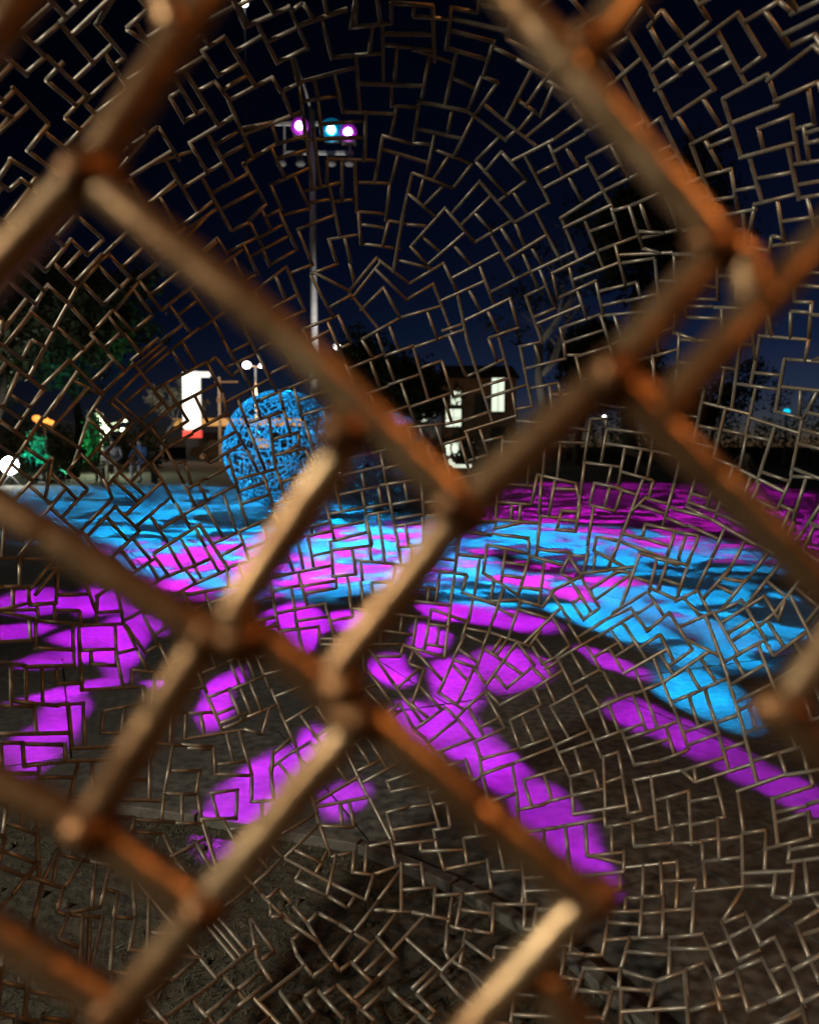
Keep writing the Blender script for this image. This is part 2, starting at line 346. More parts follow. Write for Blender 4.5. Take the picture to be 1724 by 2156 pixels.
((0.5, 0, 719), """20 260 60 150;140 115 190 15;90 85 130 0;0 60 170 190;145 270 190 200;280 70 420 210;215 150 310 60;440 210 560 95;470 250 600 120;220 285 320 135;265 310 370 195;300 160 410 215;350 340 420 260;495 250 605 350;
560 90 700 270;480 270 560 340;290 480 345 400;540 420 690 560;640 370 700 450;700 450 660 490;210 600 240 515;275 560 320 500;345 480 400 545;870 90 920 200;910 70 970 140;970 100 1060 60;1000 100 1030 170;970 245 1100 175;
940 220 980 310;1060 200 1090 300;860 460 940 410;780 510 800 590;870 520 1000 440;640 350 770 240;720 220 790 330;300 695 390 600;390 800 490 690;480 690 590 800;250 590 300 640;440 580 480 640;0 1110 115 1100;55 1040 55 1095;
120 1040 125 1100;130 1110 240 1100;240 1030 235 1110;0 1170 150 1170;155 1115 160 1175;230 1110 235 1180;165 1175 330 1190;335 1140 340 1190;405 1070 405 1195;340 1195 510 1190;0 1265 125 1260;125 1180 130 1260;150 1190 150 1290;
145 1290 305 1300;305 1195 305 1300;330 1200 335 1290;340 1200 480 1205;345 1300 490 1295;485 1205 490 1370;0 1340 110 1335;115 1370 310 1365;310 1310 310 1370;335 1310 340 1365;385 1310 385 1360;375 1360 500 1365;345 1365 345 1438;
110 1380 110 1438;240 1380 235 1438;390 1370 560 1375;560 1380 555 1438;520 1180 610 1310;670 1275 720 1375;610 1310 670 1280;575 1385 725 1400;1140 380 1160 540;1190 400 1260 380;1190 440 1270 430;1255 360 1260 450;1150 480 1280 450;
1290 470 1320 560;1030 570 1150 540;1600 770 1620 910;1400 840 1480 820;1390 880 1560 860;1390 830 1400 960;1480 870 1500 990;1540 760 1560 850;1560 990 1570 1060;1410 985 1420 1060;1260 1000 1300 1140;1230 1060 1250 1200;
1370 1110 1400 1220;1470 1080 1490 1180;1400 990 1500 980;1190 1140 1340 1110;1180 1220 1350 1200;1340 1180 1345 1290;680 870 840 770;840 770 950 940;640 890 690 960;700 990 860 930;780 960 820 1010;820 1020 960 960;950 940 960 1000"""),
((0.3493, 602.2, 1161.4), """705 580 690 640;745 575 910 625;750 680 830 710;830 720 765 905;1220 490 1185 580;1100 400 1060 520;1240 490 1440 560;1530 480 1485 545;1390 590 1490 685;1490 580 1530 650;1580 660 1620 640;
1640 605 1724 560;1640 650 1724 820;1550 670 1590 740;1510 815 1660 720;1305 915 1490 800;1490 820 1530 910;1210 840 1280 915;1210 870 1310 1050;1370 1015 1535 930;1620 915 1715 870;1130 1150 1310 1070;960 940 1030 1010;1030 1000 1100 930;
1100 930 1205 840;915 850 1050 940;720 910 850 1000;525 880 590 950;610 975 680 920;685 920 770 1070;770 1075 950 945;920 850 1010 650;1000 650 1140 700;1130 710 1040 900;1135 700 1200 800;1250 730 1330 830;1330 820 1490 690;
1340 620 1210 800;1190 580 1150 690;770 1080 830 1120;825 1110 900 1215;900 1215 1130 1130;1050 1030 1130 1130;1130 1130 1180 1270;970 1290 1120 1250;1150 1260 1350 1200;1170 1350 1360 1280;1090 1280 1120 1380;1100 1390 1170 1360;1170 1270 1180 1370;
1020 280 960 610;870 370 835 570;1400 150 1390 290;1310 230 1250 440;1220 300 1410 290;1180 160 1310 220;1060 260 1070 160;1120 310 1100 410;880 350 1120 430;1270 340 1390 400;1400 290 1540 330;1350 490 1400 340;1610 210 1520 400"""),
]
# direction of the weave on the far side: x, y, angle (degrees, mod 90)
WEAVE = """150 50 50;60 200 40;60 400 37;500 100 60;430 220 59;350 330 57;470 400 62;560 500 65;600 600 65;690 110 75;755 180 84;800 100 95;770 420 92;840 350 103;830 500 102;690 470 80;700 540 76;780 580 38;
650 650 62;110 560 43;240 600 46;330 640 52;80 680 40;870 100 1;930 100 9;1000 170 20;1050 210 33;1030 280 38;910 220 8;950 470 45;1000 300 45;1080 420 60;1150 540 61;1200 370 63;1230 480 65;1290 500 71;1020 600 63;
1150 640 65;1250 650 73;1350 120 59;1480 150 60;1600 80 60;1700 200 73;1650 270 76;1450 330 63;1500 380 76;1680 380 80;1590 470 86;1480 610 92;1680 670 94;900 770 71;1060 770 74;1000 900 73;1250 920 7;1550 880 12;
1650 800 6;1620 960 17;1130 1030 5;1340 1050 15;1180 1150 5;1380 1180 18;1650 1050 25;1500 1220 26;1600 1250 40;1080 1200 8;980 1260 8;1100 1350 18;1220 1290 57;1350 1320 56;1450 1340 55;1560 1330 58;1200 1370 60;
1060 1390 35;930 1490 48;1000 1560 65;1050 1480 62;1150 1520 65;1300 1480 68;1150 1620 72;1300 1600 73;1500 1540 70;1640 1640 72;1200 1730 82;1400 1680 80;1500 1740 80;1690 1780 78;950 1790 82;1250 1810 87;1400 1790 86;
1380 1860 88;1580 1850 89;1050 1910 92;1420 1960 94;1000 1960 8;1300 2030 6;1540 1930 60;1600 2000 62;1450 2060 68;1390 2120 85;1680 2050 58;1650 2130 70;50 1470 2;130 1540 0;380 1600 5;340 1690 3;430 1790 62;500 1480 68;
560 1680 85;630 1600 55;660 1860 28;600 1880 50;540 1960 54;700 1950 36;620 2000 52;750 1830 5;820 1760 80;650 2120 52;820 2090 47;100 1850 20;200 1930 8;50 770 32;180 800 46;280 880 50;450 850 63;100 900 35;230 960 42;
420 950 60;150 1040 42;250 1100 47;400 1130 60;550 1050 72;600 950 74;720 1150 78;780 1130 80;630 1280 80;700 1290 82;50 1300 0;130 1330 0;240 1340 88;290 1340 58;870 1270 8"""
# bars of the near side, close to the lens: centre lines
NEAR = """470 -60 205 345;205 345 -60 640;222 405 600 705;600 705 970 1062;345 -70 372 70;90 -60 -60 150;1025 -60 1212 165;1212 165 1505 505;1232 110 1370 -60;1500 540 1292 780;1292 780 985 1062;985 1062 712 1412;
1800 430 1402 852;1300 795 1412 868;1310 820 1500 1010;1500 1010 1790 1300;-60 1025 120 1132;120 1132 425 1325;742 915 505 1270;505 1270 500 1345;430 1335 525 1345;432 1350 196 1725;545 1345 725 1480;712 1412 745 1500;
745 1530 440 1900;440 1900 250 2130;765 1500 1000 1700;1000 1700 1235 1892;1225 1900 955 2200;1140 2075 1260 2220;-60 1625 195 1745;195 1745 430 1915;-60 1935 245 2125;1790 1290 1640 1500;1640 1500 1800 1640;250 2130 200 2230;1505 505 1566 552;1562 540 1588 645"""

def hit(px, py, far=True):
    d = ray(px, py).normalized()
    oc = CAM - BALL_C
    b = oc.dot(d)
    q = b * b - (oc.length_squared - BALL_R ** 2)
    if q <= 0: return None
    return CAM + d * (-b + math.sqrt(q) if far else -b - math.sqrt(q))

weave = []
for e in WEAVE.replace('\n', '').split(';'):
    x, y, a = map(float, e.split())
    weave.append((x, y, math.cos(R(a) * 4), math.sin(R(a) * 4)))

def weave_angle(x, y):
    c = s = 0
    for (wx, wy, wc, ws) in weave:
        k = 1.0 / ((x - wx) ** 2 + (y - wy) ** 2 + 60) ** 2.6
        c += wc * k; s += ws * k
    return math.atan2(s, c) / 4

rng = random.Random(11)
patches = []
while len(patches) < 46:
    v = Vector((rng.gauss(0, 1), rng.gauss(0, 1), rng.gauss(0, 1))).normalized()
    if all((v - p[0]).length > 0.36 for p in patches):
        patches.append((v, v.orthogonal().normalized(), rng.uniform(0, math.pi / 2)))

def weave_dir(P):
    n = (P - BALL_C).normalized()
    if (P - CAM).dot(FWD) > BALL_R + 0.1:
        q = pix(P)
        if q and -120 < q[0] < 1844 and -120 < q[1] < 2276:
            a = weave_angle(*q)
            h2 = hit(q[0] + 6 * math.cos(a), q[1] + 6 * math.sin(a))
            if h2:
                d = h2 - P
                d -= n * d.dot(n)
                if d.length > 1e-6: return n, d.normalized()
    best = min(patches, key=lambda p: (p[0] - n).length_squared)
    d = best[1] * math.cos(best[2]) + best[0].cross(best[1]) * math.sin(best[2])
    d -= n * d.dot(n)
    return n, d.normalized()

rods = []          # (p, q, kind)
CELL = 0.14
grid = {}
def cells(p, q):
    out = set()
    for k in range(3):
        m = p.lerp(q, k / 2)
        out.add((int(m.x // CELL), int(m.y // CELL), int(m.z // CELL)))
    return out
def put(p, q, kind):
    i = len(rods)
    rods.append((p, q, kind))
    for c in cells(p, q): grid.setdefault(c, []).append(i)
    return i
def near_rods(p):
    c = (int(p.x // CELL), int(p.y // CELL), int(p.z // CELL))
    s = set()
    for a in (-1, 0, 1):
        for b in (-1, 0, 1):
            for d in (-1, 0, 1):
                s.update(grid.get((c[0] + a, c[1] + b, c[2] + d), ()))
    return s

def seg_dist(p, a, b):
    ab = b - a
    t = max(0, min(1, (p - a).dot(ab) / max(ab.length_squared, 1e-12)))
    return (a + ab * t - p).length

for e in NEAR.replace('\n', '').split(';'):
    x1, y1, x2, y2 = map(float, e.split())
    put(hit(x1, y1, False), hit(x2, y2, False), 'near')
flat = []
def rods2d(x, y, rad):
    return [f for f in flat if abs(f[4] - x) < rad and abs(f[5] - y) < rad]
for (k, ox, oy), txt in SHEETS:
    for e in txt.replace('\n', '').split(';'):
        x1, y1, x2, y2 = map(float, e.split())
        x1, x2 = x1 * k + ox, x2 * k + ox
        y1, y2 = y1 * k + oy, y2 * k + oy
        mx, my = (x1 + x2) / 2, (y1 + y2) / 2
        L = math.hypot(x2 - x1, y2 - y1)
        dup = False
        for f in rods2d(mx, my, 90):
            fl = math.hypot(f[2] - f[0], f[3] - f[1])
            fx, fy = (f[2] - f[0]) / fl, (f[3] - f[1]) / fl
            t = (mx - f[0]) * fx + (my - f[1]) * fy
            if -8 < t < fl + 8 and abs((mx - f[0]) * fy - (my - f[1]) * fx) < 10 and abs((x2 - x1) * fx + (y2 - y1) * fy) > 0.94 * L:
                dup = True
        if not dup: flat.append([x1, y1, x2, y2, mx, my])
# every measured rod runs on until it meets the next one
for f in flat:
    for end in (0, 2):
        ex, ey = f[end], f[end + 1]
        sx, sy = f[2 - end], f[3 - end]
        L = math.hypot(ex - sx, ey - sy)
        ux, uy = (ex - sx) / L, (ey - sy) / L
        best = None
        for g in rods2d(ex, ey, 120):
            if g is f: continue
            gx, gy = g[2] - g[0], g[3] - g[1]
            gl = math.hypot(gx, gy)
            den = ux * gy - uy * gx
            if abs(den) < 0.35 * gl: continue
            t = ((g[0] - ex) * gy - (g[1] - ey) * gx) / den
            q = ((g[0] - ex) * uy - (g[1] - ey) * ux) / den
            if -18 < t < 17 and -14 / gl < q < 1 + 14 / gl and (best is None or abs(t) < abs(best)):
                best = t
        t = best + 2.5 if best is not None else 4
        f[end], f[end + 1] = ex + ux * t, ey + uy * t
for f in flat:
    put(hit(f[0], f[1]), hit(f[2], f[3]), 'far')

def in_near_view(P):
    if (P - CAM).length > 0.62: return False
    q = pix(P)
    return q is not None and -110 < q[0] < 1834 and -110 < q[1] < 2270

def in_far_view(P):
    if (P - CAM).dot(FWD) < 0.9: return False
    q = pix(P)
    return -60 < q[0] < 1784 and -60 < q[1] < 2216

def fill(o, thr):
    """bridge the empty cell round the point o with a rod (or a run of rods) that ends on its neighbours"""
    n = (o - BALL_C).normalized()
    nbi = near_rods(o)
    for j in nbi:
        a, b, _ = rods[j]
        if seg_dist(o, a, b) < thr: return
    n, f = weave_dir(o)
    g = n.cross(f)
    best = None
    for e1 in (f, g):
        e2 = n.cross(e1)
        lo, hi, hl, hh = -0.16, 0.16, False, False
        for j in nbi:
            a, b, _ = rods[j]
            a = a - o; b = b - o
            ay, by = a.dot(e2), b.dot(e2)
            if (ay > 0) == (by > 0): continue
            ax, bx = a.dot(e1), b.dot(e1)
            if abs(by - ay) < 0.35 * math.hypot(bx - ax, by - ay): continue
            x = ax + (bx - ax) * (ay / (ay - by))
            if 0 < x < hi: hi, hh = x, True
            if lo < x < 0: lo, hl = x, True
        cost = (hi - lo) * rng.uniform(0.7, 1.4) + (0 if hl else 0.2) + (0 if hh else 0.2)
        if best is None or cost < best[0]: best = (cost, e1, lo, hi)
    _, e1, lo, hi = best
    L = hi - lo
    if L < 0.026: return
    k = max(1, math.ceil(L / rng.uniform(0.10, 0.125)))
    cuts = [0] + sorted((i + rng.uniform(-0.2, 0.2)) / k for i in range(1, k)) + [1]
    for i in range(k):
        p = o + e1 * (lo + L * cuts[i]); q = o + e1 * (lo + L * cuts[i + 1])
        if k > 1:
            sh = n.cross(e1) * rng.uniform(-0.003, 0.003); p = p + sh; q = q + sh
        p = BALL_C + (p - BALL_C).normalized() * BALL_R
        q = BALL_C + (q - BALL_C).normalized() * BALL_R
        if in_near_view(p) or in_near_view(q) or in_near_view((p + q) / 2): continue
        put(p, q, 'grown')

for lo_, hi_, nn, nv in ((0.055, 0.07, 2500, 1500), (0.034, 0.05, 6000, 3000), (0.025, 0.036, 9000, 0)):
    for k in range(nn):
        v = Vector((rng.gauss(0, 1), rng.gauss(0, 1), rng.gauss(0, 1))).normalized()
        o = BALL_C + v * BALL_R
        if not in_near_view(o): fill(o, rng.uniform(lo_, hi_))
    for k in range(nv):
        fill(hit(rng.uniform(-60, 1784), rng.uniform(-60, 2216)), rng.uniform(lo_, hi_))
for k in range(15000):
    x, y = rng.uniform(-60, 1784), rng.uniform(-60, 2216)
    if 985 < y < 1430 and 240 < x: lo_, hi_ = 0.0145, 0.022
    elif 985 < y < 1430: lo_, hi_ = 0.019, 0.028
    else: lo_, hi_ = 0.019, 0.0275
    fill(hit(x, y), rng.uniform(lo_, hi_))
# loose ends run on to the next rod, or turn a corner to reach it
def reach(o, e1, n, skip, lim):
    e2 = n.cross(e1)
    best = None
    for j in near_rods(o):
        if j == skip: continue
        a, b, _ = rods[j]
        a = a - o; b = b - o
        if abs(a.dot(n)) > 0.06: continue
        ay, by = a.dot(e2), b.dot(e2)
        ax, bx = a.dot(e1), b.dot(e1)
        l = math.hypot(bx - ax, by - ay)
        ey = ROD_R * 1.2
        if min(ay, by) > ey or max(ay, by) < -ey: continue
        if abs(by - ay) < 0.3 * l: continue
        t = min(1, max(0, ay / (ay - by)))
        x = ax + (bx - ax) * t
        if -0.008 < x < lim and (best is None or x < best): best = x
    return best
for i in range(len(rods)):
    if rods[i][2] == 'near': continue
    for end in (0, 1):
        p, q, k = rods[i]
        a, b = (q, p) if end == 0 else (p, q)          # b is the end looked at
        if min((seg_dist(b, rods[j][0], rods[j][1]) for j in near_rods(b) if j != i), default=1) < 1.3 * ROD_R: continue
        best = (1, None)
        for j in near_rods(b):
            if j == i or rods[j][2] == 'near': continue
            ra, rb = rods[j][0], rods[j][1]
            t = max(0, min(1, (b - ra).dot(rb - ra) / (rb - ra).length_squared))
            c_ = ra + (rb - ra) * t
            if (c_ - b).length < best[0]: best = ((c_ - b).length, c_)
        if best[0] < 0.019 and (best[1] - a).length > 0.02:
            rods[i] = (best[1], a, k) if end == 0 else (a, best[1], k)
            continue
        n = (b - BALL_C).normalized()
        d = b - a; d -= n * d.dot(n)
        if d.length < 1e-5: continue
        d.normalize()
        x = reach(b, d, n, i, 0.036 if k == 'far' else 0.05)
        if x is not None and in_near_view(b + d * x): continue
        if x is not None:
            nb_ = b + d * (x + 0.001)
            nb_ = BALL_C + (nb_ - BALL_C).normalized() * BALL_R
            rods[i] = (nb_, a, k) if end == 0 else (a, nb_, k)
            for c in cells(b, nb_): grid.setdefault(c, []).append(i)
            continue
        e = n.cross(d)
        opts = [(reach(b, e * s_, n, i, 0.10), s_) for s_ in (-1, 1)]
        opts = [o_ for o_ in opts if o_[0] is not None and o_[0] > 0.012]
        if opts:
            x, s_ = min(opts)
            e_ = BALL_C + (b + e * s_ * x - BALL_C).normalized() * BALL_R
            if not (in_near_view(e_) or in_near_view(b)): put(b, e_, 'grown')
# a few doubled rods, as the welder left them
for i in rng.sample([i for i, r_ in enumerate(rods) if r_[2] == 'grown'], 40):
    p, q, _ = rods[i]
    d = (q - p).cross(p - BALL_C).normalized() * rng.uniform(0.011, 0.016)
    put(p + d, q + d, 'grown')

# unit rod meshes, shared by all rods of a kind
def unit_rod(name, n, wav=0.0):
    mb = MB()
    k = 7 if wav else 2
    r0 = random.Random(5)
    pts = [(0, 0, i / (k - 1) - 0.5) for i in range(k)]
    mb.tube(pts, [1 + r0.uniform(-wav, wav) for _ in pts], n)
    return mb.mesh(name, M['rod_near' if wav else 'rod'], True)
ROD_NEAR = unit_rod('rod_near', 20, 0.035)
ROD_FAR = unit_rod('rod_far', 10)

def rod_matrix(p, q, r):
    d = q - p
    rot = d.to_track_quat('Z', 'Y').to_matrix().to_4x4()
    return Matrix.Translation((p + q) / 2) @ rot @ Matrix.Diagonal((r, r, d.length, 1))

BASE = Vector((BALL_C.x, BALL_C.y, 0))
ball = empty('lattice_sphere', BASE, 'rust brown open sphere of welded steel rods, filling the whole view up close', 'sculpture', 'lattice spheres')
INV = Matrix.Translation(-BASE)

score = []
for i, (p, q, k) in enumerate(rods):
    if k == 'near':
        score.append((1e6, i)); continue
    a, b = pix(p), pix(q)
    m = pix((p + q) / 2)
    vis = (p - CAM).dot(FWD) > 0.8 and 0 < m[0] < 1724 and 0 < m[1] < 2156
    score.append(((math.hypot(a[0] - b[0], a[1] - b[1]) if vis else 0), i))
score.sort(reverse=True)
single = set(i for s, i in score[:296])

def rods_mesh(name, segs, r, n, mat):
    vs, fs = [], []
    cs = [(math.cos(2 * math.pi * k / n), math.sin(2 * math.pi * k / n)) for k in range(n)]
    for p, q in segs:
        d = (q - p).normalized()
        a = d.orthogonal().normalized(); b = d.cross(a)
        o = len(vs)
        ring = [(a * c + b * s) * r for c, s in cs]
        vs += [tuple(p + x) for x in ring] + [tuple(q + x) for x in ring]
        for k in range(n):
            k2 = (k + 1) % n
            fs.append((o + k, o + k2, o + n + k2, o + n + k))
        fs.append(tuple(o + k for k in range(n - 1, -1, -1)))
        fs.append(tuple(o + n + k for k in range(n)))
    m = bpy.data.meshes.new(name)
    m.from_pydata(vs, [], fs)
    m.materials.append(mat)
    m.polygons.foreach_set('use_smooth', [len(f) == 4 for f in fs])
    m.update()
    return m

rest = []
for i, (p, q, k) in enumerate(rods):
    off = (p - BALL_C).normalized() * rng.uniform(-0.0015, 0.0015)
    if i in single:
        o = bpy.data.objects.new('rod', ROD_NEAR if k == 'near' else ROD_FAR)
        C.objects.link(o)
        o.parent = ball
        o.matrix_basis = INV @ rod_matrix(p + off, q + off, ROD_R * (rng.uniform(1.24, 1.36) if k == 'near' else rng.uniform(0.93, 1.08)))
    else:
        rest.append((p - BASE + off, q - BASE + off))
o = bpy.data.objects.new('rod_lattice', rods_mesh('rod_lattice', rest, ROD_R, 8, M['rod']))
C.objects.link(o); o.parent = ball; o['kind'] = 'stuff'

# weld beads where the near bars meet
wr = random.Random(3)
wm = []
for s_ in range(3):
    mb = MB().ball((0, 0, 0), 1, 14, 10, (1, 1, 0.9), 0.11, wr)
    wm.append(mb.mesh('weld_bead', M['weld'], True))
for (x, y, r_, sq) in [(x_ + dx_, y_ + dy_, r0_ * f_, q_) for (x_, y_, r0_, q_) in ((200, 372, .0068, 1.3), (735, 905, .0062, 1.2), (972, 1066, .0066, 1.2), (1505, 515, .0064, 1.3), (1292, 795, .0068, 1.3), (1405, 862, .0062, 1.1), (432, 1338, .0062, 1.1),
                       (512, 1342, .0062, 1.1), (718, 1440, .0060, 1.2), (748, 1510, .0064, 1.2), (196, 1740, .0068, 1.1), (436, 1906, .0062, 1.2), (1234, 1892, .0058, 1.2), (248, 2128, .0060, 1.2), (1238, 95, .006, 1.3), (1640, 1500, .006, 1.2)) for (dx_, dy_, f_) in ((0, 0, 1.1), (wr.uniform(-22, 22), wr.uniform(8, 26), 0.9), (wr.uniform(-26, 26), wr.uniform(-26, -6), 0.8))]:
    p = hit(x, y, False)
    o = bpy.data.objects.new('weld_bead', wr.choice(wm))
    C.objects.link(o); o.parent = ball
    o.matrix_basis = INV @ Matrix.Translation(p) @ Matrix.Rotation(wr.uniform(0, 6), 4, 'Z') @ Matrix.Rotation(wr.uniform(0, 6), 4, 'X') @ Matrix.Diagonal((r_ * sq * 0.98, r_ * 0.94, r_ * 0.94, 1))
# ring foot that carries the ball
mb = MB()
pts = [(0.15 * math.cos(2 * math.pi * k / 40), 0.15 * math.sin(2 * math.pi * k / 40), 0.035) for k in range(41)]
mb.tube(pts, 0.035, 8, False)
mb.build('foot_ring', M['dark'], ball, True)

# ------------------------------------------------------------------ ground, paving, grass
def sheet(name, pts, z, mat, kind='structure'):
    mb = MB().add([(p[0], p[1], z) for p in pts], [tuple(range(len(pts)))])
    return tag(mb.build(name, mat), kind=kind)
sheet('ground', [(-900, -60), (900, -60), (900, 1500), (-900, 1500)], -0.03, M['terrain'])
plaza = sheet('plaza', [(-26, -12), (26, -12), (24, 31), (-22, 29)], -0.008, M['paving'])

# edge between lawn and paving, from the lower left to the lower right
EDGE = [ground(*p) for p in ((-900, 1640), (-300, 1660), (100, 1690), (420, 1735), (760, 1795), (960, 1880), (1180, 2010), (1380, 2190), (1500, 2420))]
EDGE = [Vector((p.x, p.y, 0)) for p in EDGE]
def in_lawn(x, y):
    if y > 3.2: return False
    for a, b in zip(EDGE, EDGE[1:]):
        if a.x <= x <= b.x:
            return y < a.y + (b.y - a.y) * (x - a.x) / (b.x - a.x)
    return x < EDGE[0].x and y < EDGE[0].y
lawn_pts = [(p.x, p.y) for p in EDGE] + [(EDGE[-1].x + 0.1, -3.5), (-6, -3.5), (-6, EDGE[0].y)]
lawn = sheet('lawn_bed', lawn_pts, 0.004, M['soil'])
kr = random.Random(8)
kerb = empty('kerb', EDGE[3]); kerb['kind'] = 'structure'
for a, b in zip(EDGE, EDGE[1:]):
    L = (b - a).length; k = max(1, round(L / 0.42)); an = math.atan2(b.y - a.y, b.x - a.x)
    for i in range(k):
        m = a.lerp(b, (i + 0.5) / k)
        MB().box((m.x, m.y, 0.004 + kr.uniform(-.003, .003)), (L / k - 0.006, 0.035, 0.05), an + kr.uniform(-.01, .01)).build('kerb_stone', M['kerb'], kerb, local=False, bevel=0.004)
# large paving slabs
sm = MB().box((0, 0, -0.02), (1.0, 1.0, 0.04)).mesh('paving_slab', M['paving'])
ANG = R(24)
for i in range(-9, 10):
    for j in range(-3, 11):
        W = 1.35
        x = (i + 0.5 * (j % 2)) * W * math.cos(ANG) - j * W * math.sin(ANG) + 0.35
        y = (i + 0.5 * (j % 2)) * W * math.sin(ANG) + j * W * math.cos(ANG) + 1.0
        if y < 1.2 or y > 12 or abs(x) > 0.62 * y + 1.4 or (in_lawn(x + 0.6, y + 0.6) and in_lawn(x - 0.6, y + 0.6) and in_lawn(x, y + 0.3)): continue
        o = bpy.data.objects.new('paving_slab', sm)
        C.objects.link(o); o.parent = plaza
        o.location = (x, y, 0 + kr.uniform(-0.0015, 0.0015)); o.rotation_euler = (0, 0, ANG)
        o.scale = (W - 0.007, W - 0.007, 1)
# grass and clods
gv, gf = [], []
gr = random.Random(21)
while len(gf) < 18000:
    x = gr.uniform(-2.6, 1.4); y = gr.uniform(0.5, 2.9)
    if not in_lawn(x, y) or abs(x) > y * 0.62 + 0.35: continue
    cl = math.sin(x * 9 + 2 * math.sin(y * 7)) + math.sin(y * 11 + x * 3)
    if gr.random() > 0.35 + 0.3 * cl: continue
    h = gr.uniform(0.004, 0.016); a = gr.uniform(0, 6.28); wv = gr.uniform(0.0012, 0.0028)
    l = gr.uniform(0.004, 0.03); b = gr.uniform(0, 6.28)
    o = len(gv)
    gv += [(x + wv * math.cos(a), y + wv * math.sin(a), 0.002), (x - wv * math.cos(a), y - wv * math.sin(a), 0.002), (x + l * math.cos(b), y + l * math.sin(b), h)]
    gf.append((o, o + 1, o + 2))
mb = MB(); mb.v = gv; mb.f = gf
tag(mb.build('grass', M['grass']), 'sparse dry grass on dark soil under the sphere', 'grass', kind='stuff')
sm2 = MB()
for k in range(420):
    x = gr.uniform(-2.4, 1.3); y = gr.uniform(0.6, 2.8)
    if in_lawn(x, y): sm2.ball((x, y, 0.006), gr.uniform(0.005, 0.016), 6, 4, (1, 1, 0.6), 0.25, gr)
tag(sm2.build('gravel', M['soil'], smooth=True), 'small stones and clods scattered on dark soil', 'gravel', kind='stuff')

# ------------------------------------------------------------------ lamps behind the viewer that light the ball
def street_lamp(name, base, h, arm, label, mat, cat='street lamp', group=None, r=0.06, head=0.16, light=None, aim=None):
    e = empty(name, base, label, cat, group)
    MB().lathe((0, 0, 0), [(r * 1.9, 0), (r * 1.9, 0.12), (r * 1.1, 0.2), (r, 0.3), (r * 0.7, h)], 12).build('post', M['dark'], e, True)
    MB().tube([(0, 0, h - 0.05), (arm[0] * 0.5, arm[1] * 0.5, h + 0.1), (arm[0], arm[1], h + 0.02)], r * 0.45, 8).build('arm', M['dark'], e, True)
    hd = MB().lathe((arm[0], arm[1], h - 0.02), [(head * 1.15, 0), (head * 1.2, 0.04), (head * 0.4, 0.12)], 14).build('hood', M['dark'], e, True)
    MB().ball((arm[0], arm[1], h - 0.05), head, 14, 9, (1, 1, 0.6)).build('lens', mat, e, True)
    if light:
        en, col, rad = light
        l = bpy.data.lights.new('lamp_light', 'SPOT' if aim else 'POINT'); l.energy = en; l.color = col; l.shadow_soft_size = rad
        lo = bpy.data.objects.new('lamp_light', l); C.objects.link(lo); lo.parent = e; lo.location = (arm[0], arm[1], h - 0.32)
        if aim:
            l.spot_size = R(80); l.spot_blend = 1.0
            lo.rotation_euler = (Vector(aim) - Vector(base) - lo.location).to_track_quat('-Z', 'Y').to_euler()
    return e
street_lamp('street_lamp', (-4.3, -1.6, 0), 3.1, (0.6, 0.2), 'hooded lamp post with cream light, outside the view beside the viewer', M['lampwhite'], light=(980, (1.0, 0.95, 0.76), 0.17), aim=(0.2, 1.0, 0.0))
street_lamp('street_lamp', (2.7, -1.3, 0), 3.4, (-0.5, 0.1), 'lamp post with orange light, outside the view behind the viewer', M['lamporange'], light=(170, (1.0, 0.42, 0.13), 0.12))

# ------------------------------------------------------------------ the light mast and its pattern projectors
MAST_Y = 24.0
mb_ = at(664, 1000, MAST_Y)
mast = empty('light_mast', (mb_.x, MAST_Y, 0), 'tall pale light mast with crossbars carrying magenta and cyan projectors', 'light mast')
top = at(664, 232, MAST_Y).z
MB().lathe((0, 0, 0), [(0.22, 0), (0.22, 0.1), (0.12, 0.14), (0.105, 4), (0.085, top)], 14).build('pole', M['mast'], mast, True)
def mx(px): return at(px, 300, MAST_Y).x - mb_.x
def mz(py): return at(664, py, MAST_Y).z
MB().box((0, 0.12, mz(256)), (mx(755) - mx(585), 0.07, 0.09)).build('crossbar', M['mast'], mast)
MB().box(((mx(745) + mx(592)) / 2, 0.12, mz(318)), (mx(748) - mx(598), 0.07, 0.09)).build('crossbar', M['mast'], mast)
MB().tube([(0, 0, top - 0.1), (mx(640), 0, mz(175)), (mx(622), 0, mz(120))], 0.03, 6).build('antenna', M['mast'], mast, True)
for px in (598, 736):
    MB().box((mx(px), 0.12, (mz(256) + mz(318)) / 2), (0.05, 0.05, mz(256) - mz(318) - 0.1)).build('brace', M['mast'], mast)
LAMPS = {}
M['dish_magenta'] = mat_emit('dish_magenta', (0.45, 0.03, 0.62), 0.32)  # soft halo round the lenses, put in as dim emissive discs
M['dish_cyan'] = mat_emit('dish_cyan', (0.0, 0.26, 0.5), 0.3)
for nm, px, py in (('magenta', 633, 271), ('cyan', 699, 279), ('magenta', 734, 284)):
    x, z = mx(px), mz(py)
    o = MB().box((x, 0.02, z), (0.42, 0.36, 0.46)).build('projector', M['dark'], mast, bevel=0.03)
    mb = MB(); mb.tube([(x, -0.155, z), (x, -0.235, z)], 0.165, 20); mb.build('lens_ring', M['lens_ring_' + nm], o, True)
    mb = MB(); mb.tube([(x, -0.15, z), (x, -0.26, z)], 0.11, 20); mb.build('lens', M['lens_' + nm], o, True)
    MB().tube([(x, 0.1, z + 0.15), (x, 0.12, mz(256))], 0.025, 6).build('bracket', M['mast'], o)
    mb = MB(); mb.tube([(x, -0.165, z), (x, -0.205, z)], [0.22, 0.25 if nm == 'magenta' else 0.33], 24); mb.build('halo_disc', M['dish_' + nm], o, True)  # disc added as the halo of the lens
    LAMPS[(nm, px)] = Vector((mb_.x + x, MAST_Y - 0.3, z))
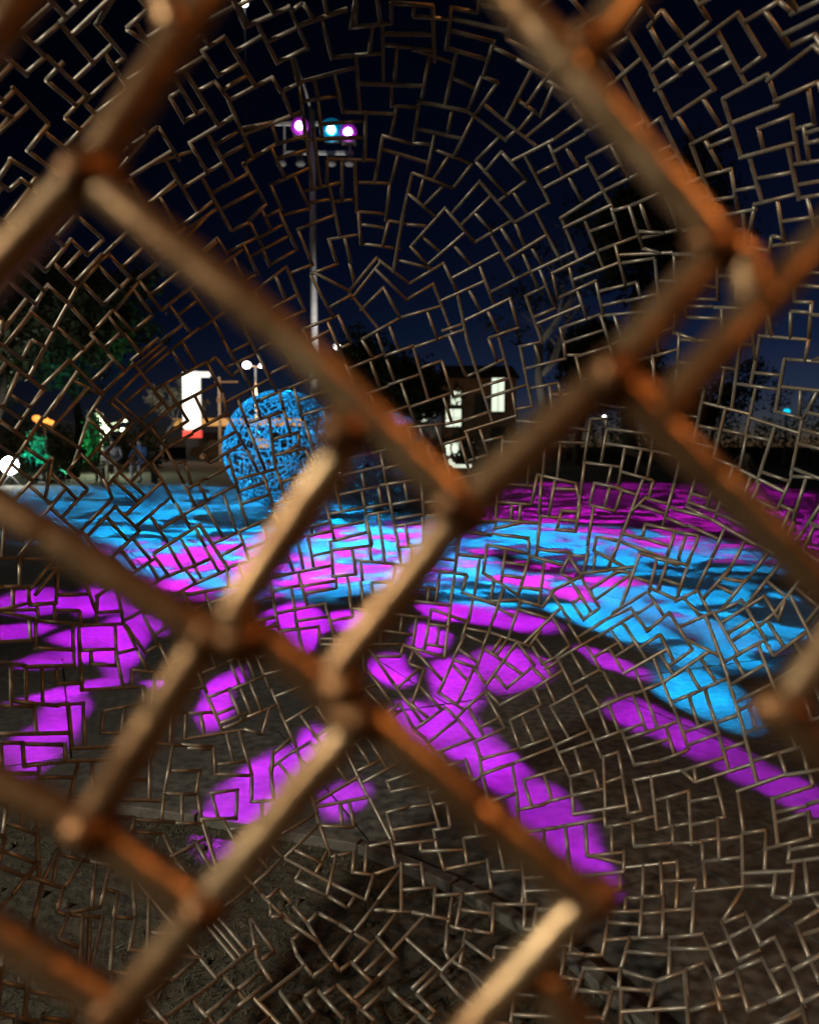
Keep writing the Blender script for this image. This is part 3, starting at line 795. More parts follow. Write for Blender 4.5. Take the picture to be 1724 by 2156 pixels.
for px in (592, 632, 697, 735):
    x, z = mx(px), mz(338)
    o = MB().lathe((x, -0.02, z - 0.1), [(0.05, 0.26), (0.08, 0.2), (0.12, 0.08), (0.14, 0), (0.10, -0.04)], 12).build('small_spotlight', M['grey'], mast, True)

def gobo(nt, L, blobs, phase, col, ripple):
    """projector slide: soft shapes in ground metres, broken up by ripples"""
    em = [n for n in nt.nodes if n.type == 'EMISSION'][0]
    g = N(nt, 'ShaderNodeNewGeometry')
    sp = N(nt, 'ShaderNodeSeparateXYZ'); nt.links.new(g.outputs['Incoming'], sp.inputs[0])
    def math_(op, a, b=None, c=None, clamp=False):
        n = N(nt, 'ShaderNodeMath', operation=op, use_clamp=clamp)
        for i, v in enumerate((a, b, c)):
            if v is None: continue
            if isinstance(v, (int, float)): n.inputs[i].default_value = v
            else: nt.links.new(v, n.inputs[i])
        return n.outputs[0]
    zz = math_('MINIMUM', sp.outputs[2], -0.06)
    t = math_('DIVIDE', -L.z, zz)
    v = N(nt, 'ShaderNodeVectorMath', operation='SCALE'); nt.links.new(g.outputs['Incoming'], v.inputs[0]); nt.links.new(t, v.inputs['Scale'])
    a = N(nt, 'ShaderNodeVectorMath', operation='ADD'); a.inputs[1].default_value = L; nt.links.new(v.outputs[0], a.inputs[0])
    sp2 = N(nt, 'ShaderNodeSeparateXYZ'); nt.links.new(a.outputs[0], sp2.inputs[0])
    # wobble the outlines
    nz = N(nt, 'ShaderNodeTexNoise'); nz.inputs['Scale'].default_value = 1.7; nz.inputs['Detail'].default_value = 2
    nt.links.new(a.outputs[0], nz.inputs['Vector'])
    sb = N(nt, 'ShaderNodeVectorMath', operation='MULTIPLY_ADD'); sb.inputs[1].default_value = (0.30, 0.30, 0); nt.links.new(nz.outputs['Color'], sb.inputs[0])
    nt.links.new(a.outputs[0], sb.inputs[2])
    sp3 = N(nt, 'ShaderNodeSeparateXYZ'); nt.links.new(sb.outputs[0], sp3.inputs[0])
    cx = N(nt, 'ShaderNodeCombineXYZ'); nt.links.new(sp3.outputs[0], cx.inputs[0]); nt.links.new(sp3.outputs[1], cx.inputs[1]); cx.inputs[2].default_value = 1
    acc = None
    for (px, py, rx, ry, an) in blobs:
        if not ripple: rx, ry = rx * 1.04, ry * 1.04
        c = ground(px, py); ca, sa = math.cos(R(an)), math.sin(R(an))
        u1 = (ground(px + rx * ca, py + rx * sa) - ground(px - rx * ca, py - rx * sa)) / 2
        u2 = (ground(px - ry * sa, py + ry * ca) - ground(px + ry * sa, py - ry * ca)) / 2
        det = u1.x * u2.y - u1.y * u2.x
        i00, i01, i10, i11 = u2.y / det, -u2.x / det, -u1.y / det, u1.x / det
        ox, oy = c.x + 0.15, c.y + 0.15
        ds = []
        for (m0, m1) in ((i00, i01), (i10, i11)):
            d = N(nt, 'ShaderNodeVectorMath', operation='DOT_PRODUCT')
            d.inputs[1].default_value = (m0, m1, -(m0 * ox + m1 * oy))
            nt.links.new(cx.outputs[0], d.inputs[0]); ds.append(d.outputs['Value'])
        q = math_('MULTIPLY_ADD', ds[1], ds[1], math_('MULTIPLY', ds[0], ds[0]))
        mr = N(nt, 'ShaderNodeMapRange', interpolation_type='SMOOTHSTEP')
        mr.inputs[1].default_value = 1.45; mr.inputs[2].default_value = 0.45
        nt.links.new(q, mr.inputs[0])
        acc = mr.outputs[0] if acc is None else math_('MAXIMUM', acc, mr.outputs[0])
    if ripple:
        mp = N(nt, 'ShaderNodeMapping'); mp.inputs['Scale'].default_value = (0.9, 1.0, 1); mp.inputs['Rotation'].default_value = (0, 0, R(12))
        nt.links.new(a.outputs[0], mp.inputs['Vector'])
        n2 = N(nt, 'ShaderNodeTexNoise'); n2.inputs['Scale'].default_value = 1.45; n2.inputs['Detail'].default_value = 3.5; n2.inputs['Distortion'].default_value = 1.4
        nt.links.new(mp.outputs[0], n2.inputs['Vector'])
        m2 = N(nt, 'ShaderNodeMapRange', interpolation_type='SMOOTHSTEP')
        lo_, hi_ = (0.475, 0.515) if phase else (0.485, 0.445)
        m2.inputs[1].default_value = lo_; m2.inputs[2].default_value = hi_; m2.inputs[3].default_value = 0.04; m2.inputs[4].default_value = 1.0
        nt.links.new(n2.outputs['Fac'], m2.inputs[0])
        # near the viewer the shapes are whole, farther off the ripples take over
        far = N(nt, 'ShaderNodeMapRange'); far.inputs[1].default_value = ripple[0]; far.inputs[2].default_value = ripple[1]
        nt.links.new(sp2.outputs[1], far.inputs[0])
        inv = math_('SUBTRACT', 1, far.outputs[0])
        k = math_('MULTIPLY_ADD', m2.outputs[0], far.outputs[0], inv)
        acc = math_('MULTIPLY', acc, k)
    n3 = N(nt, 'ShaderNodeTexNoise'); n3.inputs['Scale'].default_value = 4.5; n3.inputs['Detail'].default_value = 8; n3.inputs['Roughness'].default_value = 0.65
    nt.links.new(a.outputs[0], n3.inputs['Vector'])
    m3 = N(nt, 'ShaderNodeMapRange'); m3.inputs[1].default_value = 0.3; m3.inputs[2].default_value = 0.7; m3.inputs[3].default_value = 0.22; m3.inputs[4].default_value = 1.45
    nt.links.new(n3.outputs['Fac'], m3.inputs[0])
    acc = math_('MULTIPLY', acc, m3.outputs[0])
    # even light on the ground: the slide makes up for distance and slant
    t3 = math_('POWER', t, 3)
    st = math_('MULTIPLY', math_('MULTIPLY', t3, 1 / L.z), acc)
    em.inputs['Color'].default_value = (*col, 1)
    nt.links.new(st, em.inputs['Strength'])

def projector(name, L, target, blobs, phase, col, power, ripple):
    l = bpy.data.lights.new(name, 'SPOT'); l.energy = power; l.spot_size = R(120); l.spot_blend = 0.05; l.shadow_soft_size = 0.02
    o = bpy.data.objects.new(name, l); C.objects.link(o)
    o.location = L
    o.rotation_euler = (Vector(target) - L).to_track_quat('-Z', 'Y').to_euler()
    l.use_nodes = True
    gobo(l.node_tree, L, blobs, phase, col, ripple)

MAG_NEAR = [(70, 1265, 75, 24, 0), (205, 1265, 60, 26, 0), (30, 1330, 75, 18, -5), (195, 1335, 70, 20, -12), (150, 1385, 110, 20, -8), (255, 1350, 45, 60, 0), (300, 1300, 50, 20, 30), (150, 1458, 120, 10, -12), (120, 1520, 55, 45, -40), (50, 1590, 75, 45, -35),
    (470, 1465, 62, 30, -55), (345, 1440, 50, 8, 0), (625, 1590, 80, 32, -40), (550, 1650, 95, 58, -42), (478, 1735, 66, 48, -40), (735, 1688, 46, 34, -20),
    (625, 1305, 55, 36, 0), (640, 1355, 36, 22, 0), (725, 1305, 40, 22, 0),
    (825, 1408, 45, 32, 0), (965, 1440, 68, 52, -20), (1075, 1412, 75, 45, 15), (908, 1345, 42, 32, 0), (950, 1288, 75, 16, 5), (1060, 1302, 90, 22, 12),
    (865, 1512, 50, 30, 35), (955, 1545, 88, 52, 25), (1040, 1615, 72, 52, 50), (1115, 1700, 72, 52, 50), (1185, 1770, 72, 48, 45), (1238, 1812, 44, 26, 45),
    (1340, 1505, 55, 32, 20), (1440, 1550, 95, 28, 25), (1560, 1600, 95, 28, 28), (1680, 1668, 85, 28, 28), (1275, 1395, 80, 18, 22)]
MAG_FAR = [(690, 1218, 90, 20, 0), (790, 1235, 60, 12, -8), (450, 1212, 120, 34, -10), (1250, 1030, 190, 40, 0), (1480, 1035, 200, 38, 3), (1690, 1075, 120, 50, 15), (1340, 1075, 220, 24, 3), (600, 1170, 330, 55, -3), (820, 1145, 190, 55, 0),
    (350, 1180, 190, 40, 8), (1150, 1215, 220, 30, 8), (1350, 1140, 260, 25, 5), (1440, 1315, 160, 20, 15), (1250, 1260, 150, 14, 12)]
BLUE = [(330, 1055, 330, 42, 0), (140, 1045, 130, 32, 0), (560, 1090, 260, 40, 0), (250, 1105, 130, 32, 10), (600, 1155, 330, 60, 0), (800, 1120, 160, 50, 0), (870, 1190, 170, 40, 0), (1100, 1125, 150, 30, 0), (1310, 1150, 260, 42, 5),
    (1020, 1230, 120, 42, 5), (1200, 1245, 210, 30, 8), (1450, 1250, 230, 56, 12), (1600, 1335, 105, 60, 0), (1300, 1318, 190, 30, 18), (1470, 1450, 130, 46, 25), (1565, 1492, 58, 36, 20), (1640, 1280, 70, 40, 30)]
projector('magenta_projector_light', LAMPS[('magenta', 633)], (0.3, 4, 0), MAG_NEAR, 0, (0.66, 0.010, 1.0), 122, None)
projector('magenta_projector_light', LAMPS[('magenta', 734)], (0.3, 7, 0), MAG_FAR, 0, (0.80, 0.010, 0.80), 180, (2.6, 3.8))
projector('cyan_projector_light', LAMPS[('cyan', 699)], (0.3, 7, 0), BLUE, 1, (0.004, 0.42, 1.0), 250, (2.6, 3.8))

# ------------------------------------------------------------------ two more lattice balls on the plaza, lit blue
rods = []; grid = {}
in_near_view = lambda P: False
for lo_, hi_, nn in ((0.07, 0.08, 1500), (0.036, 0.052, 7000)):
    for k in range(nn):
        v = Vector((rng.gauss(0, 1), rng.gauss(0, 1), rng.gauss(0, 1))).normalized()
        fill(BALL_C + v * BALL_R, rng.uniform(lo_, hi_))
unit = [((p - BALL_C) / BALL_R, (q - BALL_C) / BALL_R) for p, q, k in rods]
BALLMESH = rods_mesh('rod_lattice', unit, 0.0135, 6, M['ball'])
def far_ball(px, py, Y, r_, label, rot):
    c = at(px, py, Y)
    e = empty('lattice_sphere', (c.x, c.y, 0), label, 'sculpture', 'lattice spheres')
    o = bpy.data.objects.new('rod_lattice', BALLMESH); C.objects.link(o); o.parent = e
    o['kind'] = 'stuff'
    o.location = (0, 0, r_ + 0.03); o.scale = (r_, r_, r_); o.rotation_euler = rot
    mb = MB()
    mb.tube([(0.2 * math.cos(2 * math.pi * k / 24), 0.2 * math.sin(2 * math.pi * k / 24), 0.03) for k in range(25)], 0.03, 6, False)
    mb.build('foot_ring', M['dark'], e, True)
    return e
b1 = far_ball(594, 938, 13.2, 0.93, 'large blue lit rod sphere standing on the plaza, left of the nearer pale one', (0.3, 0.2, 2.2))
b2 = far_ball(815, 975, 12.6, 0.74, 'smaller grey rod sphere half hidden behind the crossing bars', (1.3, 0.5, 0.7))
# the projector on a side mast that colours them
pm = empty('side_projector_mast', (-6.2, 4.6, 0), 'short dark mast with a blue projector, outside the view beside the plaza', 'light mast')
MB().lathe((0, 0, 0), [(0.14, 0), (0.14, 0.08), (0.05, 0.1), (0.045, 3.4)], 10).build('pole', M['dark'], pm, True)
o = MB().box((0, 0, 3.5), (0.3, 0.34, 0.3), R(-35)).build('projector', M['dark'], pm, bevel=0.02)
MB().tube([(0.09, 0.14, 3.48), (0.13, 0.21, 3.47)], 0.10, 14).build('lens', M['lens_cyan'], o, True)
l = bpy.data.lights.new('blue_projector_light', 'SPOT'); l.energy = 13000; l.color = (0.01, 0.38, 1.0); l.spot_size = R(13.5); l.spot_blend = 0.35; l.shadow_soft_size = 0.05
lo = bpy.data.objects.new('blue_projector_light', l); C.objects.link(lo); lo.location = (-6.0, 4.9, 3.45)
lo.rotation_euler = (Vector((-2.3, 13.2, 1.0)) - lo.location).to_track_quat('-Z', 'Y').to_euler()

# ------------------------------------------------------------------ trees and shrubs
def leaves(mb, c, r_, n, size, rnd, sc=(1, 1, 1)):
    for _ in range(n):
        d = Vector((rnd.gauss(0, 1), rnd.gauss(0, 1), rnd.gauss(0, 1)))
        d = d.normalized() * r_ * rnd.random() ** 0.45
        p = Vector(c) + Vector((d.x * sc[0], d.y * sc[1], d.z * sc[2]))
        a = Vector((rnd.gauss(0, 1), rnd.gauss(0, 1), rnd.gauss(0, 1))).normalized()
        b = a.orthogonal().normalized()
        l = size * rnd.uniform(0.6, 1.4)
        mb.add([p - a * l, p - b * l * 0.42, p + a * l, p + b * l * 0.42], [(0, 1, 2, 3)])

def tree(name, base, h, spread, seed, label, n_clump=60, per=45, leaf=0.10, mat='leaf', bark='bark', trunk=0.5, cat='tree', group=None, clump=0.9, levels=2):
    rnd = random.Random(seed)
    e = empty(name, base, label, cat, group)
    tb = MB(); tips = []
    def branch(p, d, L, r_, lev):
        pts, rad = [p], [r_]
        k = 4
        for i in range(k):
            d = (d + Vector((rnd.gauss(0, .16), rnd.gauss(0, .16), rnd.gauss(0.03, .1)))).normalized()
            p = p + d * L / k
            pts.append(p); rad.append(r_ * (1 - 0.6 * (i + 1) / k))
        tb.tube(pts, rad, 6 if lev else 9)
        if lev >= levels: tips.append(p); tips.append(pts[-2]); return
        for i in range(4 if lev == 0 else 3):
            q = pts[rnd.choice((2, 3, 4))] if lev else pts[rnd.choice((3, 4, 4))]
            a = rnd.uniform(0, 6.28)
            nd = (d * 0.55 + Vector((math.cos(a) * spread / h * 1.6, math.sin(a) * spread / h * 1.6, rnd.uniform(0.1, 0.6)))).normalized()
            branch(q, nd, L * rnd.uniform(0.5, 0.72), rad[-1] * 0.8, lev + 1)
    branch(Vector((0, 0, -0.05)), Vector((0, 0, 1)), h * trunk * 0.8, h * 0.024, 0)
    tb.build('trunk', M[bark], e, True)
    lb = MB()
    for i in range(n_clump):
        t = rnd.choice(tips)
        c = t + Vector((rnd.gauss(0, spread * 0.13), rnd.gauss(0, spread * 0.13), rnd.gauss(0, spread * 0.1)))
        leaves(lb, c, clump * rnd.uniform(0.5, 1.2), per, leaf, rnd, (1, 1, 0.7))
    if n_clump: lb.build('crown', M[mat], e)
    return e
def gp(px, Y):
    p = at(px, 940, Y); return (p.x, Y, -0.03)
tree('broad_tree', gp(150, 27), 9.0, 6.0, 1, 'broad dark tree behind the lamps at far left', 260, 60, 0.13, group='trees round the plaza')
tree('broad_tree', gp(-60, 22), 8.6, 5.0, 2, 'dim tree cut off by the picture edge beside the broad one', 200, 60, 0.12, group='trees round the plaza')
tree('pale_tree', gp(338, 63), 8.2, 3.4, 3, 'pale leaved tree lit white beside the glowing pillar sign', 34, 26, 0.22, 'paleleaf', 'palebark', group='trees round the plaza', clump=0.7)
tree('slender_tree', gp(770, 34), 7.4, 3.2, 4, 'slender grey green tree beyond the mast pole', 150, 50, 0.13, group='trees round the plaza')
tree('broad_tree', gp(885, 40), 6.6, 4.2, 5, 'bushy tree beside the bright windows, lower leaves lit', 170, 50, 0.14, group='trees round the plaza')
tree('bare_tree', gp(1130, 30), 12.0, 6.5, 6, 'tall thin tree with bare pale branches right of the mast', 26, 26, 0.12, 'leaf', 'palebark', group='trees round the plaza', levels=3)
tree('tall_tree', gp(1330, 30), 13.5, 6.0, 7, 'tall dark tree behind the upper right bars', 220, 60, 0.14, group='trees round the plaza', levels=3)
tree('tall_tree', gp(1215, 44), 10.5, 6.5, 8, 'dark tree standing behind the bare branched one', 240, 55, 0.17, group='trees round the plaza')
tree('broad_tree', gp(1500, 46), 7.0, 5.5, 9, 'low dark tree under the double headed lamp', 90, 55, 0.16, group='trees round the plaza')

def hedge(px0, px1, Y, h, label, seed):
    rnd = random.Random(seed)
    a, b = at(px0, 940, Y), at(px1, 940, Y)
    e = empty('hedge', ((a.x + b.x) / 2, Y, -0.03), label, 'hedge', 'hedges behind the plaza')
    L = b.x - a.x
    mb = MB()
    n = int(L * 2.2)
    for i in range(n):
        x = -L / 2 + L * (i + rnd.random()) / n
        hh = h * (0.75 + 0.25 * math.sin(x * 0.9 + seed) + rnd.uniform(-0.15, 0.15))
        for z in (0.12, 0.35, 0.6, 0.82, 1.0):
            leaves(mb, (x, rnd.uniform(-.6, .6), max(0.2, hh * z - 0.25)), 0.55, 26, 0.14, rnd)
    mb.build('foliage', M['leaf'], e)
    st = MB()
    for i in range(int(L)):
        x = -L / 2 + L * (i + 0.5) / int(L)
        st.tube([(x, 0, 0), (x + rnd.uniform(-.1, .1), 0, h * 0.7)], [0.05, 0.02], 5)
    tag(st.build('stems', M['bark'], e), kind='stuff')
hedge(1080, 1800, 48, 3.7, 'long dark hedge along the far right edge of the plaza', 1)
hedge(-160, 330, 40, 2.3, 'dark hedge behind the coloured shrubs at far left', 2)
hedge(620, 1000, 52, 2.2, 'dark hedge below the bright windows', 3)

def shrub(px, py, h, r_, label, seed):
    g = ground(px, py)
    rnd = random.Random(seed)
    e = empty('shrub', (g.x, g.y, -0.03), label, 'shrub', 'floodlit shrubs')
    mb = MB(); st = MB()
    for i in range(26):
        t = rnd.random()
        a = rnd.uniform(0, 6.28); q = r_ * (1 - t) * 0.8 + 0.05
        leaves(mb, (q * math.cos(a), q * math.sin(a), 0.15 + t * h), 0.3 * h * 0.5, 34, 0.055, rnd)
    for i in range(5):
        a = rnd.uniform(0, 6.28)
        st.tube([(0, 0, 0), (r_ * 0.4 * math.cos(a), r_ * 0.4 * math.sin(a), h * 0.8)], [0.03, 0.01], 5)
    mb.build('foliage', M['leaf'], e); tag(st.build('stems', M['bark'], e), kind='stuff')
    return e
def uplight(pos, target, en, col, mat, label):
    e = empty('ground_floodlight', (pos[0], pos[1], 0), label, 'floodlight', 'coloured floodlights')
    d = (Vector(target) - Vector(pos)); d.normalize()
    MB().box((0, 0, 0.05), (0.2, 0.12, 0.05)).build('base', M['dark'], e)
    p = Vector((0, 0, 0.2))
    MB().tube([p - d * 0.12, p + d * 0.08], [0.07, 0.13], 12).build('housing', M['dark'], e, True)
    MB().tube([p + d * 0.081, p + d * 0.1], 0.115, 12).build('lens', mat, e, True)
    l = bpy.data.lights.new('floodlight_light', 'SPOT'); l.energy = en; l.color = col; l.spot_size = R(48); l.spot_blend = 0.6; l.shadow_soft_size = 0.06
    lo = bpy.data.objects.new('floodlight_light', l); C.objects.link(lo); lo.parent = e; lo.location = p + d * 0.15
    lo.rotation_euler = d.to_track_quat('-Z', 'Y').to_euler()
    return e
s1 = shrub(205, 1012, 1.9, 0.6, 'upright shrub lit bright green', 4)
s2 = shrub(78, 1016, 1.2, 0.6, 'rounded shrub lit teal beside the white floodlight', 5)
M['lens_green'] = mat_emit('lens_green', (0.1, 1.0, 0.45), 3)
M['lens_teal'] = mat_emit('lens_teal', (0.05, 0.9, 0.8), 3)
v = s1.location
uplight((v.x - 0.6, v.y - 1.1, 0), (v.x, v.y, 1.1), 330, (0.02, 1.0, 0.36), M['lens_green'], 'small floodlight at the foot of the green shrub')
v = s2.location
uplight((v.x + 0.6, v.y - 1.0, 0), (v.x, v.y, 0.8), 400, (0.02, 0.85, 0.75), M['lens_teal'], 'small floodlight at the foot of the teal shrub')

uplight((mb_.x + 0.9, MAST_Y - 2.2, 0), (mb_.x, MAST_Y, 6.5), 2600, (1.0, 0.95, 0.9), M['lampwhite'], 'added white floodlight that brightens the tall mast from its foot')  # unseen floodlight, added so the pale pole shows up bright
v = gp(1130, 30)
uplight((v[0] - 0.8, v[1] - 2.5, 0), (v[0], v[1], 6), 130, (1.0, 0.95, 0.88), M['lampwhite'], 'added white floodlight that brightens the bare branched tree from below')  # unseen floodlight, added to lift the pale branches
# bright white floodlight at the far left
g = ground(22, 1022)
fl = empty('white_floodlight', (g.x, g.y, 0), 'glaring white floodlight low on a stand at the left picture edge', 'floodlight')
z = at(20, 980, g.y).z
for k in range(3):
    a = k * 2.09
    MB().tube([(0, 0, 0.28), (0.26 * math.cos(a), 0.26 * math.sin(a), 0)], 0.018, 6).build('leg', M['dark'], fl)
MB().tube([(0, 0, 0.25), (0, 0, z - 0.1)], 0.025, 8).build('post', M['dark'], fl)
MB().box((0, 0.14, z), (0.40, 0.14, 0.40)).build('housing', M['dark'], fl, bevel=0.03)
MB().ball((0, 0.0, z), 0.23, 18, 12, (1, 0.45, 1)).build('lens', M['lampflood'], fl, True)
l = bpy.data.lights.new('floodlight_light', 'POINT'); l.energy = 110; l.color = (0.95, 1.0, 0.85); l.shadow_soft_size = 0.25
lo = bpy.data.objects.new('floodlight_light', l); C.objects.link(lo); lo.parent = fl; lo.location = (0, -0.4, z)

# ------------------------------------------------------------------ filling station, pillar sign, posts and lamps
Y = 60
t0, t1 = at(386, 920, Y), at(422, 780, Y)
tot = empty('pillar_sign', ((t0.x + t1.x) / 2, Y, -0.03), 'glowing white pillar sign with a red foot', 'sign')
wd = t1.x - t0.x
zr0, zr1, ztop = at(0, 921, Y).z, at(0, 905, Y).z, t1.z
MB().box((0, 0, zr0 / 2), (wd * 0.7, 0.3, zr0)).build('base', M['dark'], tot)
MB().box((0, 0, (zr0 + zr1) / 2), (wd, 0.5, zr1 - zr0)).build('red_band', M['totemred'], tot, bevel=0.06)
mb = MB().box((0, 0, (zr1 + ztop) / 2 + 0.01), (wd, 0.5, ztop - zr1 - 0.03)); mb.build('panel', M['totem'], tot, bevel=0.22)
MB().box((wd * 0.55, 0, ztop - 0.25), (wd * 1.0, 0.42, 0.42)).build('cap_arm', M['totem'], tot, bevel=0.16)
l = bpy.data.lights.new('sign_light', 'POINT'); l.energy = 420; l.color = (1, 0.95, 0.82); l.shadow_soft_size = 1.0
lo = bpy.data.objects.new('sign_light', l); C.objects.link(lo); lo.parent = tot; lo.location = (-1.5, -3, 4.5)

Y = 66
c0, c1 = at(366, 896, Y), at(640, 880, Y)
st = empty('filling_station', ((c0.x + c1.x) / 2, Y + 2, -0.03), 'low canopy with glowing orange edge behind the pillar sign', 'canopy')
cw = c1.x - c0.x
MB().box((0, 0, (c0.z + c1.z) / 2), (cw, 4.0, c1.z - c0.z - 0.1)).build('canopy_roof', M['grey'], st)
MB().box((0, -2.06, (c0.z + c1.z) / 2), (cw + 0.1, 0.10, c1.z - c0.z)).build('lit_edge', M['fascia'], st, bevel=0.02)
for sx in (-0.42, 0.0, 0.42):
    MB().box((cw * sx, 0, c0.z / 2), (0.3, 0.3, c0.z - 0.05)).build('column', M['grey'], st)
MB().box((0, 3.2, 1.1), (cw * 0.8, 1.6, 2.2)).build('kiosk', M['grey'], st)
for k in range(4):
    MB().box((-cw * 0.3 + k * cw * 0.2, 2.38, 1.3), (1.1, 0.04, 0.8)).build('kiosk_window', M['fascia'] if k == 2 else M['dark'], st)

# a parked car under the canopy
def parked_car(base, rz, label, mat):
    e = empty('parked_car', base, label, 'car', rz=rz)
    prof = [(-2.1, .35), (-2.15, .7), (-1.95, .9), (-1.2, .98), (-0.75, 1.42), (0.7, 1.45), (1.35, 1.0), (2.05, .88), (2.15, .6), (2.1, .33)]
    vs, fs = [], []
    for (x, z) in prof:
        w_ = 0.82 if z < 1.0 else 0.66
        vs += [(x, -w_, z), (x, w_, z)]
    n = len(prof)
    for i in range(n - 1): fs.append((2 * i, 2 * i + 1, 2 * i + 3, 2 * i + 2))
    fs.append((2 * n - 2, 2 * n - 1, 1, 0))
    fs.append(tuple(2 * i for i in range(n - 1, -1, -1))); fs.append(tuple(2 * i + 1 for i in range(n)))
    MB().add(vs, fs).build('body', mat, e, bevel=0.06)
    for sy in (-1, 1):
        MB().add([(-1.05, sy * 0.75, 1.03), (-0.68, sy * 0.69, 1.36), (0.62, sy * 0.69, 1.38), (1.1, sy * 0.75, 1.03)], [(0, 1, 2, 3)]).build('side_window', M['dark'], e)
        for x in (-1.35, 1.35):
            wh = MB().tube([(x, sy * 0.72, 0.32), (x, sy * 0.9, 0.32)], 0.32, 18).build('wheel', M['dark'], e)
            MB().tube([(x, sy * 0.89, 0.32), (x, sy * 0.91, 0.32)], 0.19, 12).build('rim', M['mast'], wh)
        MB().box((-2.14, sy * 0.6, 0.72), (0.06, 0.3, 0.12)).build('headlight', M['mast'], e)
gpx = gp(470, 58)
parked_car((gpx[0], 58, -0.03), R(8), 'dark parked car in front of the orange edged canopy', M['dark'])

def post_lamp(px, py, Y, label, heads, mat, r_=0.22, post='dark', group='lamps beyond the plaza', light=None, px_w=0):
    p = at(px, py, Y)
    e = empty('post_lamp', (p.x, Y, -0.03), label, 'lamp', group)
    h = p.z + 0.03
    MB().lathe((0, 0, 0), [(0.13, 0), (0.13, 0.3), (0.07, 0.4), (0.05, h)], 10).build('post', M[post], e, True)
    for (dx, dz, s_) in heads:
        if dx: MB().tube([(0, 0, h + dz * 0.5 - 0.05), (dx, 0, h + dz)], 0.03, 6).build('arm', M[post], e)
        MB().ball((dx, -0.05, h + dz), r_ * s_, 12, 8, (1, 1, 0.8)).build('lamp_globe', mat, e, True)
    if light:
        l = bpy.data.lights.new('lamp_light', 'POINT'); l.energy = light[0]; l.color = light[1]; l.shadow_soft_size = 0.2
        lo = bpy.data.objects.new('lamp_light', l); C.objects.link(lo); lo.parent = e; lo.location = (light[2], -0.6, h + light[3])
    return e
post_lamp(538, 770, 52, 'street lamp with two white heads on an orange lit post above the blue sphere', [(-0.55, 0.05, 1.1), (0.35, 0.0, 0.6)], M['lampwhite'], 0.24, 'mast', light=(700, (1.0, 0.45, 0.14), -0.1, -1.6))
post_lamp(709, 733, 60, 'small white lamp on a tall post behind the long diagonal bar', [(0, 0.1, 1)], M['lampwhite'], 0.26)
post_lamp(515, 10, 70, 'white point of light at the top edge, on an added tall dark mast', [(0, 0.1, 1)], M['lampwhite'], 0.28)  # point of light in the sky, mast added to carry it
post_lamp(1345, 760, 46, 'double headed street lamp with bluish white light beneath the right node', [(-0.2, 0.0, 0.45), (0.55, -0.06, 1.0), (0.32, -0.02, 0.7)], M['lampwhite'], 0.19)
post_lamp(1271, 876, 44, 'short lamp post with one small white globe', [(0, 0, 1)], M['lampwhite'], 0.10)
post_lamp(1655, 866, 40, 'dim bluish globe on a post near the right edge', [(0, 0, 1)], M['lens_ring_cyan'], 0.16)
post_lamp(93, 884, 33, 'post carrying a cluster of orange globes', [(-0.28, 0.06, 1), (-0.12, -0.06, 1.1), (0.08, -0.02, 0.9), (0.28, -0.1, 0.8), (1.5, -0.1, 0.6)], M['lamporange'], 0.17)
post_lamp(213, 905, 31, 'post carrying a column of pale green globes', [(-0.06, 0.55, 1), (0.0, 0.33, 1), (0.06, 0.12, 1.05), (0.22, 0.0, 0.8), (0.2, -0.2, 0.7), (0.85, 0.0, 0.7), (0.95, 0.35, 0.5)], M['lampgreen'], 0.15, light=(420, (0.85, 1.0, 0.6), 0.3, 0.2))
post_lamp(915, 829, 58, 'white globe lamp left of the tall lit windows', [(0, 0, 1)], M['lampwhite'], 0.30, light=(140, (0.95, 1.0, 0.75), 0, -0.2))
p = at(461, 792, 57)
gpst = empty('sign_post', (p.x, 57, -0.03), 'thin grey post with a short crossarm beside the pillar sign', 'post')
MB().tube([(0, 0, 0), (0, 0, p.z)], [0.11, 0.09], 8).build('post', M['mast'], gpst)
MB().box((0.5, 0, p.z - 0.35), (1.6, 0.1, 0.12)).build('crossarm', M['mast'], gpst)
MB().box((0, -0.1, p.z - 1.6), (0.3, 0.15, 0.35)).build('junction_box', M['mast'], gpst)

# ------------------------------------------------------------------ buildings with lit windows right of the centre
Y = 68
a, b = at(935, 795, Y), at(1085, 975, Y)
hs = empty('brown_house', ((a.x + b.x) / 2, Y + 3, -0.03), 'brown house with tall lit windows right of centre', 'house')
hw, hh = b.x - a.x, a.z
def wall_x(px): return at(px, 900, Y).x - (a.x + b.x) / 2
def wall_z(py): return at(900, py, Y).z
MB().box((0, 0, hh / 2), (hw, 6, hh)).build('wall', M['brick'], hs)
MB().add([(-hw / 2 - .3, -3.3, hh), (hw / 2 + .3, -3.3, hh), (hw / 2 + .3, 3.3, hh), (-hw / 2 - .3, 3.3, hh), (-hw / 2, 0, hh + 1.3), (hw / 2, 0, hh + 1.3)],
         [(0, 1, 5, 4), (2, 3, 4, 5), (0, 4, 3), (1, 2, 5), (0, 3, 2, 1)]).build('roof', M['roof'], hs)
for (x0, x1, y0, y1, lit) in ((1034, 1061, 793, 866, 1), (938, 971, 860, 898, 1), (949, 970, 822, 852, 1), (1000, 1020, 830, 870, 0), (1035, 1060, 900, 945, 0), (950, 968, 930, 960, 1)):
    xx0, xx1, zz0, zz1 = wall_x(x0), wall_x(x1), wall_z(y1), wall_z(y0)
    wn = MB().box(((xx0 + xx1) / 2, -3.03, (zz0 + zz1) / 2), (xx1 - xx0 + 0.16, 0.1, zz1 - zz0 + 0.16)).build('window', M['roof'], hs)
    nx = 2
    for k in range(nx):
        for m_ in range(2):
            w_ = (xx1 - xx0) / nx; h_ = (zz1 - zz0) / 2
            MB().box((xx0 + w_ * (k + .5), -3.09, zz0 + h_ * (m_ + .5)), (w_ - 0.05, 0.03, h_ - 0.05)).build('pane', M['window'] if lit else M['dark'], wn)
